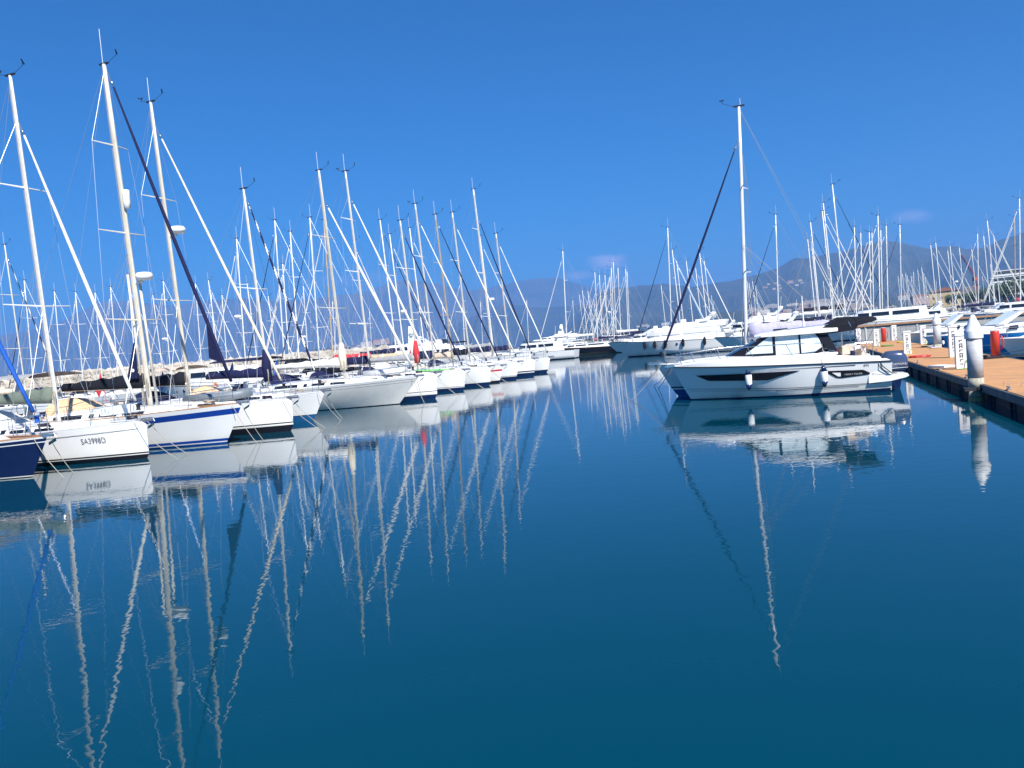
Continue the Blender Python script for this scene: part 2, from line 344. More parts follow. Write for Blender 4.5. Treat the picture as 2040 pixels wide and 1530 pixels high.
for i in range(40): put(rnd.uniform(640, 770), rnd.uniform(2500, 2700), rnd.uniform(8, 42), rnd.randrange(5), rnd.uniform(.6, 1.1), 'of the distant shore town left of centre', 'distant shore town left of centre')
for i in range(14): put(rnd.uniform(1130, 1420), rnd.uniform(2300, 2600), rnd.uniform(4, 24), rnd.randrange(5), rnd.uniform(.5, .9), 'on the far shore behind the motor yachts', 'far shore buildings behind the motor yachts')
shore(610, 800, 2300, 2800, 46, 'low far shore left of centre'); shore(1100, 1440, 2200, 2700, 26, 'low far shore in the middle')
t = thing('hotel_building', 'long white terraced building with stacked balconies at the right edge', 'building', (263, 398, 0), -.5)
hw = [22, 22, 20, 17]
for i, w in enumerate(hw):
    z = 6 + i * 3.3; MB().box((0, 4, z + 1.4), (w, 12, 2.7)).build('storey', 'f_white', t); MB().box((0, -1.2, z + 3.02), (w + 2, 14.5, .35)).build('floor_slab', 'white', t)
    MB().box((0, -8.3, z + .75), (w + 2, .2, .9)).build('balcony_front', 'white', t)
MB().box((0, 5, 3), (27, 14, 6)).build('ground_storey', 'f_tan', t)
t = thing('yellow_house', 'low yellow building with a red roof between the right-hand masts', 'building', (225, 395, 0), -.5)
MB().box((0, 0, 5.5), (14, 10, 11)).build('wall', 'f_yellow', t); MB().prism([(-7.5, 11), (7.5, 11), (0, 13)], -5.5, 5.5).build('roof', 'tile', t)
# red boatyard crane
t = thing('boatyard_crane', 'red lattice boatyard crane with its boom slanting up to the left', 'crane', (223, 365, 0))
mb = MB()
for a in ((-1, -1), (1, -1), (1, 1), (-1, 1)): mb.tube([(a[0], a[1], 0), (a[0] * .8, a[1] * .8, 14)], .16, 4)
for k in range(6): mb.tube([(-1, -1, k * 2.3), (1, -1, k * 2.3 + 2.3)], .09, 4).tube([(1, 1, k * 2.3), (1, -1, k * 2.3 + 2.3)], .09, 4)
mb.build('tower', 'redcrane', t); MB().box((0, 0, 15), (2.0, 1.8, 1.8)).build('cab', 'redcrane', t)
mb = MB()
for o_ in (-.5, .5): mb.tube([(0, o_, 16), (-6, o_, 26.5)], .16, 4)
mb.tube([(0, 0, 17.3), (-6, 0, 27)], .14, 4)
for k in range(12): a = Vector((0, -.5, 16)).lerp(Vector((-6, -.5, 26.5)), k / 12); b = Vector((0, 0, 17.3)).lerp(Vector((-6, 0, 27)), (k + 1) / 12); mb.tube([a, b], .08, 4)
mb.build('boom', 'redcrane', t); MB().tube([(-6, 0, 26.5), (-6, 0, 12)], .06, 4).build('cable', 'charcoal', t)
# shore trees on the right
def tree(px, D, h, label):
    d = ray(px, 620); p = Vector((d.x / d.y * D, D, 2)); t = thing('shore_tree', label, 'tree', p, 0, 'trees on the right-hand shore'); rn = random.Random(int(px))
    MB().tube([(0, 0, 0), (.1, 0, h * .35), (0, .2, h * .7)], [.35, .28, .1], 6).build('trunk', 'wood', t); mb = MB()
    cl = [(Vector((rn.gauss(0, h * .2), rn.gauss(0, h * .2), h * rn.uniform(.4, .9))), rn.uniform(.12, .22) * h) for _ in range(11)]
    for i in range(900):
        c, r = rn.choice(cl); v = Vector((rn.gauss(0, 1), rn.gauss(0, 1), rn.gauss(0, .8))).normalized() * r * rn.uniform(.6, 1.05) + c
        a = Vector((rn.gauss(0, 1), rn.gauss(0, 1), rn.gauss(0, 1))).normalized() * .38; b = a.orthogonal().normalized() * .3
        mb.add([v - a, v + b, v + a, v - b], [(0, 1, 2, 3)])
    mb.build('crown', 'leaf', t)
pm('leaf', (.05, .085, .03), .8, var=.4, scale=.6)
for px, D, h in ((1975, 330, 8), (1990, 320, 9), (2006, 318, 8), (1948, 340, 7), (2024, 310, 10), (2040, 300, 9), (1925, 360, 7), (1900, 380, 7)): tree(px, D, h, 'round dark green shore tree behind the right-hand pontoon masts')
# ---------------------------------------------------------------- right-hand pontoon
DD = Vector((.333, .943, 0)); DN = Vector((.943, -.333, 0)); DO = Vector((13.05, 21.25, 0)); DZ = .48; DW = 3.35
def dk(t, w, z=DZ): p = DO + DD * t + DN * w; return Vector((p.x, p.y, z))
TR = ang_d = math.atan2(DD.y, DD.x)
dock = thing('floating_pontoon', 'long floating pontoon with an orange-brown deck and dark floats', 'pontoon', dk(0, 0, 0), TR)
mb = MB(); t0, t1 = -14., 43.   # local x along the pontoon, y to its left side
npl = int((t1 - t0) / .145)
for i in range(npl): x = t0 + (i + .5) * (t1 - t0) / npl; mb.box((x, -DW / 2, DZ - .016), ((t1 - t0) / npl - .006, DW - .02, .032))
mb.build('deck_boards', 'deckbrown', dock)
mb = MB()
for y in (-.01, -DW + .01): mb.box(((t0 + t1) / 2, y, DZ - .105), (t1 - t0, .09, .21))
mb.box((t1 + .02, -DW / 2, DZ - .105), (.09, DW - .2, .21)); mb.box(((t0 + t1) / 2, -DW / 2, DZ - .12), (t1 - t0, DW - .2, .1)); mb.build('fascia', 'fasciagrey', dock)
x = t0
while x < t1 - 2:
    MB().box((x + .95, -DW / 2, .02), (1.82, DW - .35, .64)).box((x + .95, -.2, .1), (1.5, .1, .3)).box((x + .3, -.16, 0), (.18, .1, .6)).build('float', 'floatdark', dock); x += 1.95
pile_lab = {}
def pile(t, w, label, zt=2.42, r=.2):
    o = thing('mooring_pile', label, 'pile', dk(t, w, 0), TR, 'steel mooring piles of the pontoon')
    MB().lathe([(r, .62), (r * 1.0, zt - .62)], 20).build('sleeve', 'pileg', o)
    MB().lathe([(r * .98, -1.5), (r * .98, .34)], 16).build('shaft', 'pileold', o)
    MB().lathe([(r * 1.01, .34), (r * 1.01, .65)], 20).build('lower_sleeve', 'pileold', o)
    MB().lathe([(r * 1.04, -.3), (r * 1.1, -.05), (r * 1.03, .16)], 16).build('marine_growth', 'barnacle', o)
    MB().lathe([(r * 1.1, zt - .66), (r * 1.18, zt - .65), (r * 1.18, zt - .63), (r * 1.18, zt - .45), (r * 1.17, zt - .44), (r * 1.13, zt - .42), (r * .66, zt - .21), (.05, zt), (.005, zt + .02)], 24).build('cap', 'white', o)
    MB().tube([(.3 * math.cos(a * math.pi / 8), .3 * math.sin(a * math.pi / 8), .36) for a in range(17)], .045, 6).box((0, 0, .36), (.75, .08, .1)).box((.3, 0, .36), (.08, .7, .1)).box((-.3, 0, .36), (.08, .7, .1)).build('guide_ring', 'floatdark', o)
pile(.37, -.10, 'nearest grey mooring pile with a white cone cap, at the pontoon edge'); pile(25.3, DW - .1, 'smaller-looking farther mooring pile with a white cone cap, beside the blue boat')
def pedestal(px, py, label, h=1.2):
    p = at(px, py, DZ); o = thing('service_pedestal', label, 'pedestal', p, TR - math.pi / 2, 'white service pedestals along the pontoon')
    MB().box((0, 0, h / 2), (.34, .28, h), taper=.93).build('body', 'white', o)
    MB().box((0, 0, h + .02), (.38, .32, .05), taper=.8).build('cap', 'white', o)
    MB().box((.171, 0, h * .5), (.012, .03, h * .9)).build('side_trim', 'gelgrey', o)
    mb = MB(); rn = random.Random(3); z = h * .86
    for rw in range(5):
        for k in range(2 if rw in (1, 3) else 1):
            w = .11; mb.box((0, -.144 + .0, z), (w, .006, .022)); mb.box((-.04, -.144, z - .035), (.022, .006, .07)); 
            if rw % 2: mb.box((.04, -.144, z - .04), (.022, .006, .06))
            z -= .085
        z -= .045
    mb.box((-.025, -.144, z - .03), (.02, .006, .08)); mb.box((.03, -.144, z - .03), (.02, .006, .08)); mb.build('panel_lettering', 'marks', o)
    MB().tube([(.13, -.16, .3), (.18, -.3, .12), (.1, -.35, .02), (-.2, -.3, .02)], .018, 5).build('cable', random.choice(['yellow', 'hose', 'darkrope']), o)
pedestal(1915, 735, 'largest white service pedestal, beside the nearest pile'); pedestal(1808, 706, 'white service pedestal second along the near edge, by the dark outboard', 1.15)
pedestal(1747, 690, 'white service pedestal third along the near edge, beside a red post', 1.1); pedestal(1711, 684, 'farthest white service pedestal, under the dark awning', 1.1)
pedestal(1900, 712, 'white service pedestal just behind the largest one', 1.35); pedestal(1840, 686, 'white service pedestal in front of the far pile', 1.15); pedestal(1782, 679, 'white service pedestal right of the red post', 1.15)
def fire_post(px, py, label):
    p = at(px, py, DZ); o = thing('fire_post', label, 'fire equipment', p, TR, 'red fire posts on the pontoon')
    MB().lathe([(.0, 0), (.17, 0), (.17, 1.0), (.16, 1.06), (0, 1.07)], 16).build('cabinet', 'redp', o)
    MB().tube([(-.1, -.2, .25 + 0), (-.1, -.27, .45), (-.1, -.27, .65), (-.1, -.2, .85)], .03, 6).build('hose_reel', 'redp', o)
    MB().box((0, -.175, .7), (.12, .01, .16)).build('label_plate', 'white', o); MB().box((0, 0, 1.09), (.3, .3, .03)).build('lid', 'gelgrey', o)
fire_post(1984, 709, 'large red cylindrical fire post right of the nearest pile'); fire_post(1761, 681, 'small far red fire post between two white pedestals')
def coil(px, py, mat, label, r=.4, n=5):
    p = at(px, py, DZ); mb = MB(); rn = random.Random(int(px)); pts = []
    for i in range(n * 14): a = i * math.pi / 7; q = r * (.55 + .45 * rn.random() ** .3); pts.append((q * math.cos(a), q * math.sin(a) * .8, .02 + .012 * (i / 14)))
    o = mb.tube(pts, .018, 5).build('coiled_rope', mat); o.location = p; tag(o, label, 'rope')
coil(1832, 712, 'redhull', 'reddish coil of rope lying on the deck right of the second pedestal', .5); coil(1782, 702, 'darkrope', 'dark coil of rope left of the second pedestal', .5)
coil(1768, 690, 'hose', 'green hose coiled at the foot of the third pedestal', .4); coil(1800, 682, 'yellow', 'yellow cable heap at the back pedestals', .45); coil(1850, 691, 'rope', 'pale mooring rope heap by the far pile', .4)
o = MB().box((0, 0, .05), (.9, .55, .06), taper=.95).box((0, 0, .015), (.8, .45, .03)).build('boarding_step', ['white']); o.location = at(1885, 731, DZ) + Vector((-.15, 0, 0)); o.rotation_euler = (0, 0, TR + .5); tag(o, 'flat white plastic board lying on the deck beside the largest pedestal', 'board')
o = MB().box((0, 0, .05), (1.1, .5, .05)).box((0, 0, .12), (.7, .05, .08)).build('gangplank', ['gelgrey']); o.location = at(1862, 693, DZ); o.rotation_euler = (0, 0, TR); tag(o, 'short grey gangplank at the foot of the far pile', 'gangplank')
o = MB().box((0, 0, .05), (2.3, .42, .06)).box((-1.1, 0, .12), (.06, .42, .1)).tube([(-1.1, .2, .08), (1.1, .2, .3)], .015, 5).build('gangplank', ['charcoal']); o.location = at(2018, 711, DZ); o.rotation_euler = (0, 0, TR - 1.3); tag(o, 'black gangplank lying right of the large red fire post', 'gangplank')
for i, t in enumerate((-2, 2.6, 6.8, 11.5, 16, 20.5, 26, 31, 36)):
    for w, s_ in ((.12, 'near'), (DW - .12, 'far')):
        p = dk(t, w); o = MB().box((0, 0, .02), (.2, .08, .04)).tube([(-.14, 0, .09), (0, 0, .075), (.14, 0, .09)], .022, 6).box((0, 0, .05), (.08, .05, .05)).build('mooring_cleat', 'steel')
        o.location = p; o.rotation_euler = (0, 0, TR); tag(o, 'small steel mooring cleat on the %s edge of the pontoon' % s_, 'cleat', 'mooring cleats on the %s pontoon edge' % s_)
HR = Vector((.942, -.336, 0)).normalized()       # heading of boats lying with the bow to the right
HL = -HR
ROWD = Vector((.336, .942, 0)).normalized()      # direction the pontoons run
def ang(h): return math.atan2(h.y, h.x)
# ---------------------------------------------------------------- sailing yacht
class Hull:
    def __init__(s, L, B, fs, fb, rake=.35, tr=.7, pw=1.7, sterno=.25):
        s.L, s.B, s.fs, s.fb, s.rake, s.tr, s.pw, s.so = L, B, fs, fb, rake, tr, pw, sterno
    def sheer(s, u): return s.fs + (s.fb - s.fs) * (u ** 1.8)
    def xr(s, z, zs):
        t = max(0., min(1., z / zs)); return -s.L / 2 + s.so * (1 - t), s.L / 2 - s.rake * (1 - t) ** 1.1 - (0 if z >= 0 else -z * .9)
    def pt(s, u, z, side=1, off=0.):
        zs = s.sheer(u); t = max(0., min(1., z / zs)); a, b = s.xr(z, zs); x = a + u * (b - a)
        p = s.pw + .8 * t
        w = (1 - ((u - .38) / .62) ** p) if u > .38 else 1 - (1 - s.tr) * ((.38 - u) / .38) ** 2
        w = max(w, 0) * s.B / 2 * (.86 + .14 * t)
        if z < 0: w *= max(0, 1 + z * 1.3)
        return Vector((x, side * (w + off), z))
    def u_of(s, x): return (x + s.L / 2) / s.L
    def build(s, par, bands, top='gel', name='hull', n=26):
        mats = []; lv = []
        for z, rel, c in bands:
            if c not in mats: mats.append(c)
            lv.append((z, rel, mats.index(c)))
        mb = MB(); us = [i / n for i in range(n)]; us += [1 - .5 / n, 1.]; k = len(lv) + 1; secs = {1: [], -1: []}
        for sd in (1, -1):
            for u in us:
                zs = s.sheer(u); q = []
                for z, rel, _ in lv: q.append(s.pt(u, z + zs if rel else min(z, zs * .8), sd))
                q.append(s.pt(u, zs, sd)); secs[sd].append(q)
        for sd in (1, -1):
            S_ = secs[sd] if sd == -1 else secs[sd]
            vs = [v for q in S_ for v in q]; fs = []; ms = []
            for i in range(len(us) - 1):
                for j in range(k - 1):
                    f = (i * k + j, (i + 1) * k + j, (i + 1) * k + j + 1, i * k + j + 1)
                    fs.append(f if sd == -1 else f[::-1]); ms.append(lv[j][2])
            mb.add(vs, fs, ms, True)
        a, b = secs[1][0], secs[-1][0]
        for j in range(k - 1): mb.add([a[j], b[j], b[j + 1], a[j + 1]], [(0, 1, 2, 3)], lv[j][2])
        return mb.build(name, mats, par)
    def deck(s, par, mat='nonskid', dz=-.03, n=26):
        mb = MB(); L_ = []; 
        for i in range(n + 1):
            u = i / n; z = s.sheer(u) + dz; p = s.pt(u, z); w = max(p.y - .02, 0)
            L_.append([(p.x, -w, z), (p.x, -w * .5, z + .03), (p.x, 0, z + .045), (p.x, w * .5, z + .03), (p.x, w, z)])
        mb.loft(L_, closed=False); return mb.build('deck', mat, par)
    def rail(s, par, mat='wood', r=.022):
        for sd in (1, -1):
            MB().tube([s.pt(u, s.sheer(u), sd, -.015) + Vector((0, 0, .015)) for u in [i / 16 for i in range(16)] + [.985]], r, 5, 0).build('toe_rail', mat, par)
def line(mb, a, b, r=.005, m=0): mb.tube([a, b], r, 4, m)
def sailboat(sp, root):
    g = sp.get; L, B = sp['L'], g('B', sp['L'] * .31); H = Hull(L, B, g('fs', 1.0), g('fb', 1.25), g('rake', .3), g('tr', .72), g('pw', 1.7))
    lo = g('low', False); W_ = sp.get('hull', 'gel')
    st = g('stripe', 'blue')
    bands = g('bands') or [(-.35, 0, g('anti', 'black')), (.03, 0, W_), (.10, 0, st), (.20, 0, W_)]
    H.build(root, bands, n=12 if lo else 26); H.deck(root, g('deck', 'nonskid'), n=10 if lo else 26)
    if not lo: H.rail(root, g('rail', 'alu'))
    # coachroof
    def cz(u): return H.sheer(u) - .02
    us = [.34, .42, .55, .68, .78, .84]; hh = [.42, .44, .40, .30, .16, .02]; ch = g('cab', 1.)
    ww = [.36, .37, .36, .29, .19, .10]; secs = []
    def sec(i):
        u, h, w = us[i], hh[i] * ch, ww[i] * B; x = H.pt(u, 1).x; z = cz(u)
        return [(x, -w, z - .05), (x, -w * .86, z + h * .8), (x, -w * .6, z + h), (x, w * .6, z + h), (x, w * .86, z + h * .8), (x, w, z - .05)]
    MB().loft([sec(i) for i in range(6)], sm=False).build('cabin', g('cabmat', 'gel'), root)
    cabin = root
    def side(u, f, sd, off=.012):                 # point on the coachroof side
        for i in range(5):
            if us[i] <= u <= us[i + 1]: break
        t = (u - us[i]) / (us[i + 1] - us[i]); a, b = sec(i), sec(i + 1)
        p0 = Vector(a[0]).lerp(Vector(b[0]), t); p1 = Vector(a[1]).lerp(Vector(b[1]), t); p = p0.lerp(p1, f)
        return Vector((p.x, sd * (abs(p.y) + off), p.z))
    for (u0, u1) in ((g('win') or ((.37, .49), (.52, .62), (.645, .71)))):
        for sd in (-1, 1):
            q = []
            for u in (u0, (u0 + u1) / 2, u1): q.append([side(u, .38, sd, -.01), side(u, .38, sd), side(u, .8, sd), side(u, .8, sd, -.01)])
            if sd == 1: q = [w[::-1] for w in q]
            MB().loft(q, closed=True).build('cabin_window', 'glass', root)
    zc = cz(.2)
    # cockpit coamings, wheel
    mb = MB(); xa, xb = H.pt(.04, 1).x, H.pt(.34, 1).x
    for sd in (1, -1):
        mb.loft([[(x, sd * w, zc - .04), (x, sd * w, zc + .2), (x, sd * (w - .22), zc + .22), (x, sd * (w - .26), zc - .04)] for x, w in ((xa, B * .30), ((xa + xb) / 2, B * .34), (xb, B * .34))])
    mb.box((xa + .15, 0, zc + .06), (.25, B * .56, .2)); mb.build('cockpit_coaming', g('cabmat', 'gel'), root)
    if not lo:
        c = Vector(((xa * .7 + xb * .3), 0, zc + .62)); mb = MB()
        mb.tube([c + Vector((0, .42 * math.cos(t * math.pi / 8), .42 * math.sin(t * math.pi / 8))) for t in range(17)], .014, 5, 0, cap=False)
        for t in range(3): line(mb, c, c + Vector((0, .42 * math.cos(t * 2.09), .42 * math.sin(t * 2.09))), .008)
        mb.box((c.x + .12, 0, zc + .3), (.2, .22, .75), taper=.8); mb.build('steering_wheel', 'steel', root)
        for u_, y_, k_, d_ in ((.72, 0, .26, .5), (.5, .25, .46, .4), (.5, -.35, .46, .36)): MB().box((H.pt(u_, 1).x, y_, cz(u_) + k_ * ch), (d_, d_ * .9, .05)).build('deck_hatch', 'gelgrey', root)
    # sprayhood and bimini
    def hood(name, x0, x1, w, z0, z1, h0, mat, k=9):
        ss = []
        for i in range(5):
            t = i / 4; x = x0 + (x1 - x0) * t; h = h0 * math.sin(t * math.pi * .5) if h0 else 0; z = z0 + (z1 - z0) * t
            q = []
            for j in range(k):
                a = math.pi * j / (k - 1); q.append((x, -w * math.cos(a) ** 1 * (1 if abs(math.cos(a)) > .2 else 1), z + (h * math.sin(a) ** .55 if h0 else .16 * math.sin(a))))
            ss.append(q)
        return MB().loft(ss, closed=False, sm=True).build(name, mat, root)
    if g('hood'):
        hood('sprayhood', xb + .95, xb - .15, B * .31, cz(.4) + .26 * ch, cz(.36) + .2 * ch, .72, g('hood'))
        if not lo:
            mb = MB(); x = xb + .42; w = B * .25
            for sd in (-1, 1): mb.box((xb + .62, sd * w * .5, cz(.38) + .62 * ch + .1), (.04, w * .8, .25), M=None)
    if g('bimini'):
        z = zc + 1.85; hood('bimini', xa - .1, xb - .7, B * .33, z, z, 0, g('bimini'))
        mb = MB()
        for x in (xa + .1, xb - .9):
            for sd in (-1, 1): line(mb, (x, sd * B * .33, z), ((xa + xb) / 2 - .3, sd * B * .34, zc + .1), .013)
        mb.build('bimini_frame', 'steel', root)
    # mast
    d = sp['mx']; Hm = sp['Hm']; rk = sp.get('mr', math.tan(math.radians(2.))); um = H.u_of(d)
    zb = cz(min(max(um, 0), 1)) + .3 * ch; foot = Vector((d, 0, zb))
    def mp_(z): return Vector((d - z * rk, 0, z))
    mrad = g('mr_', .085) * .78; mn = 8
    mast = MB().tube([mp_(zb), mp_(zb + .3), mp_(Hm * .8), mp_(Hm)], [mrad, mrad, mrad, mrad * .72], mn, flat=.72)
    if g('twin'): mast.tube([mp_(zb) + Vector((.28, .05, 0)), mp_(zb + 5) + Vector((.22, .05, 0))], .05, 6).tube([mp_(zb) + Vector((-.25, -.05, 0)), mp_(zb + 5) + Vector((-.2, -.05, 0))], .045, 6)
    mast = mast.build('mast', g('mast', 'aluwhite'), root)
    nsp = g('nsp', 2); tips = []
    for i in range(nsp):
        z = zb + (Hm - zb) * (i + 1) / (nsp + 1.) * 1.02; w = B * (.36 - .07 * i); p = mp_(z); tips.append((z, w))
        for sd in (-1, 1): MB().tube([p, p + Vector((-.22, sd * w, .06))], [.035, .018], 5, flat=.5).build('spreader', g('mast', 'aluwhite'), mast)
    top = mp_(Hm)
    mb = MB().box(top + Vector((0, 0, .02)), (.42, .07, .05)); line(mb, top + Vector((.15, 0, 0)), top + Vector((.62, 0, .22)), .008)
    if g('arm'): line(mb, top + Vector((-.1, 0, 0)), top + Vector((-.5, 0, .12)), .008)
    line(mb, top + Vector((.55, .12, .3)), top + Vector((.72, -.12, .36)), .022); line(mb, top + Vector((.62, 0, .2)), top + Vector((.62, 0, .34)), .01)
    for t in range(3 if g('arm') else 0):
        a = t * 2.09; mb.box(top + Vector((-.5 + .07 * math.cos(a), .07 * math.sin(a), .22)), (.05, .05, .04))
    if g('arm'): line(mb, top + Vector((-.5, 0, .1)), top + Vector((-.5, 0, .24)), .008)
    mb.build('wind_instrument', 'charcoal', mast)
    if g('antenna', True): line(mb2 := MB(), top + Vector((-.05, 0, 0)), top + Vector((-.05, 0, g('anth', 1.0))), .011); mb2.build('antenna', 'aluwhite', mast)
    for rz_ in g('radar', []):
        p = mp_(rz_) + Vector((mrad + .42, 0, 0))
        MB().lathe([(.03, -.16), (.26, -.14), (.31, -.05), (.31, .04), (.25, .12), (.05, .15)], 14, p).box(p + Vector((-.25, 0, -.2)), (.35, .08, .08)).build('radar_dome', 'white', mast)
    if g('refl'):
        p = mp_(g('refl')) + Vector((mrad + .1, -.02, 0)); MB().lathe([(.03, -.36), (.12, -.33), (.13, -.1), (.13, .1), (.13, .33), (.03, .36)], 10, p).build('radar_reflector', 'white', mast)
    # forestay with furled headsail
    k = g('frac', .93); hz = zb + (Hm - zb) * k; fo = Vector((H.L / 2 - .12, 0, H.fb + .12)); hp = mp_(hz) + Vector((mrad, 0, 0))
    fc = g('furl', 'c_white'); fr = g('fr', .085) * .64
    def fl(t): return fo.lerp(hp, t) + Vector((0, 0, -.06 * math.sin(math.pi * t)))
    if g('furl', 1):
        nseg = 60 if g('spiral') else 14; t0, t1 = .055, .95
        pts = [fl(t0 + (t1 - t0) * i / nseg) for i in range(nseg + 1)]
        rr = [fr * (.55 + .6 * math.sin(math.pi * min(1, (.12 + i / nseg * .95))) ** .7 * (1 - .45 * i / nseg)) for i in range(nseg + 1)]
        if g('spiral'): fs_ = MB().tube(pts, rr, 8, mf=lambda i, j: 1 if (i + j) % 8 < 3 else 0).build('furled_headsail', [fc, g('spiral')], root)
        else: fs_ = MB().tube(pts, rr, 8).build('furled_headsail', fc, root)
        m3 = MB().tube([fl(.94), fl(.955), fl(.956), fl(.97), fl(.971), hp], [.012, .012, .04, .04, .012, .012], 6); m3.build('forestay', 'steel', root)
        MB().lathe([(.02, -.1), (.1, -.1), (.06, -.06), (.06, .06), (.1, .1), (.02, .1)], 10, fl(.035)).build('furling_drum', g('drum', 'charcoal'), root)
        if g('clew'):
            a, b_, c_ = fl(.11), fl(.235), fl(.12) + Vector((-g('clew'), 0, .1))
            MB().prism([(a.x, a.z), (b_.x, b_.z), (c_.x, c_.z)], -.05, .05).build('sail_clew', fc, fs_)
    else: line(m3 := MB(), fo, hp, .01); m3.build('forestay', 'wire', root)
    # shrouds and backstay
    wr = .0065 if not lo else .009
    chn = H.pt(max(0, min(.95, um - .02)), 1)
    for sd in (-1, 1):
        cpz = H.sheer(um); c0 = Vector((d - .15, sd * (abs(H.pt(um, cpz).y) - .08), cpz))
        path = [c0] + [mp_(z) + Vector((-.22, sd * w, .06)) for z, w in tips] + [mp_(hz if k < .97 else Hm - .15)]
        m4 = MB()
        for a, b_ in zip(path, path[1:]): line(m4, a, b_, wr)
        m4.build('shroud', 'wire', root)
        if tips: line(m5 := MB(), c0 + Vector((.3, 0, 0)), mp_(tips[0][0] - .05), wr); m5.build('shroud', 'wire', root)
    line(m6 := MB(), (-L / 2 + .1, 0, H.fs + .1), mp_(Hm - .05), wr); m6.build('backstay', 'wire', root)
    # boom with stowed mainsail
    bl = g('bl', L * .36); gz = zb + g('gh', .75); b0 = mp_(gz) + Vector((-mrad, 0, 0)); b1 = Vector((d - bl, 0, gz + g('bt', .12)))
    boom = MB().tube([b0, b1], .07, 7, flat=.75).build('boom', g('boomm', g('mast', 'aluwhite')), root)
    if g('cover'):
        ss = []; nn = 12
        for i in range(nn + 1):
            t = i / nn; p = b0.lerp(b1, t * .97 + .015); h = (g('ch', .42) * (1 - .62 * t) + .07) * (.9 + .1 * math.sin(i * 2.3)); w = (.17 * (1 - .5 * t) + .03) * (1 + .12 * math.sin(i * 1.7))
            ss.append([p + Vector((0, w * .9, -.04)), p + Vector((0, w, h * .35)), p + Vector((0, w * .45, h * .85)), p + Vector((0, 0, h)), p + Vector((0, -w * .45, h * .85)), p + Vector((0, -w, h * .35)), p + Vector((0, -w * .9, -.04))])
        MB().loft(ss, sm=True).build('sail_cover', g('cover'), boom)
        if g('collar'):
            q = mp_(gz); MB().tube([q + Vector((0, 0, -.25)), q + Vector((-.03, 0, .5)), q + Vector((-.02, 0, 1.25))], [.2, .22, .11], 9).build('mast_collar', g('collar'), boom)
    if not lo:
        lz = MB()
        for sd in (-.1, .1):
            for f in (.35, .62, .85): line(lz, mp_(zb + (Hm - zb) * .45) + Vector((0, sd, 0)), b0.lerp(b1, f) + Vector((0, sd * 1.6, .1)), .004)
        lz.build('lazy_jack', 'rope', boom)
        hy = MB()
        for q_ in (-.6, -.2, .3, .7): hy.tube([mp_(zb + .1) + Vector((mrad * q_ * 1.6, -mrad * .9, 0)), mp_(Hm * .97) + Vector((mrad * q_, -mrad * .75, 0))], .007, 4)
        hy.build('halyard', 'rope', mast)
        q_ = mp_(zb + .9); MB().tube([q_ + Vector((.1, -.12, .2)), q_ + Vector((.16, -.16, 0)), q_ + Vector((.12, -.14, -.45)), q_ + Vector((.06, -.16, 0)), q_ + Vector((.1, -.12, .2))], .03, 5).build('rope_coil', 'rope', mast)
        for sd in (-1, 1):
            for x_ in (xa + 1.2, xb - .35): MB().lathe([(.085, 0), (.06, .05), (.06, .1), (.085, .14), (.02, .15)], 10, (x_, sd * (B * .33 - .12), zc + .21)).build('winch', 'steel', root)
        MB().tube([Vector((xa + .1, -B * .3, zc + .5)) + Vector((.0, .18 * math.cos(t * math.pi / 5), .22 * math.sin(t * math.pi / 5))) for t in range(10)], .055, 6).build('lifebuoy', g('buoy', 'c_white'), root)
        if g('flag', 1): MB().tube([(xa + .05, B * .2, zc + .3), (xa - .15, B * .2, zc + 1.9)], .012, 5).prism([(xa - .12, zc + 1.2), (xa - .15, zc + 1.85), (xa - .55, zc + 1.1), (xa - .4, zc + .8)], B * .2 - .01, B * .2 + .01).build('ensign', ['c_red', 'c_blue', 'white'][int(L * 10) % 3], root)
    line(m7 := MB(), b1, mp_(Hm - .1), .004); line(m7, b1.lerp(b0, .1), (b1.x + .3, 0, zc + .25), .012); m7.build('topping_lift', 'rope', boom)
    # rails
    def rp(u, sd, z): p = H.pt(u, H.sheer(u), sd, -.07); return p + Vector((0, 0, z))
    pul = MB()
    a_ = [rp(.86, -1, 0), rp(.87, -1, .58), rp(.94, -1, .62), Vector((L / 2 - .02, 0, H.fb + .64)), rp(.94, 1, .62), rp(.87, 1, .58), rp(.86, 1, 0)]
    pul.tube(a_, .014, 5)
    for sd in (-1, 1):
        pul.tube([rp(.87, sd, .3), rp(.95, sd, .32)], .011, 4); pul.tube([rp(.95, sd, 0), rp(.955, sd, .62)], .013, 4)
    pul.build('pulpit', 'steel', root)
    if lo: 
        ll = MB()
        for sd in (-1, 1): ll.tube([rp(u, sd, .56) for u in (.03, .2, .4, .6, .75, .87)], .012, 4)
        ll.build('lifeline', 'wire', root)
    else:
        ps = MB(); ps.tube([rp(.14, -1, 0), rp(.13, -1, .6), rp(.015, -1, .62), rp(.015, -1, 0)], .014, 5); ps.tube([rp(.14, 1, 0), rp(.13, 1, .6), rp(.015, 1, .62), rp(.015, 1, 0)], .014, 5)
        ps.tube([rp(.015, -1, .62), rp(.015, 1, .62)], .014, 5); ps.build('pushpit', 'steel', root)
        for sd in (-1, 1):
            for u in (.24, .36, .48, .61, .74): MB().tube([rp(u, sd, -.02), rp(u, sd, .6)], .012, 5).build('stanchion', 'steel', root)
            for z in (.58, .3): MB().tube([rp(u, sd, z) for u in (.13, .24, .36, .48, .61, .74, .87)], .005, 4).build('lifeline', 'wire', root)
        x = L / 2; z = H.fb; mb = MB()
        mb.box((x + .05, 0, z + .03), (.5, .14, .07)); mb.tube([(x - .3, 0, z + .08), (x + .3, 0, z + .1), (x + .36, 0, z - .02)], .02, 5)
        mb.loft([[(x + .2, -.13, z - .16), (x + .34, 0, z - .05), (x + .2, .13, z - .16)], [(x + .05, -.02, z - .26), (x + .1, 0, z - .22), (x + .05, .02, z - .26)]])
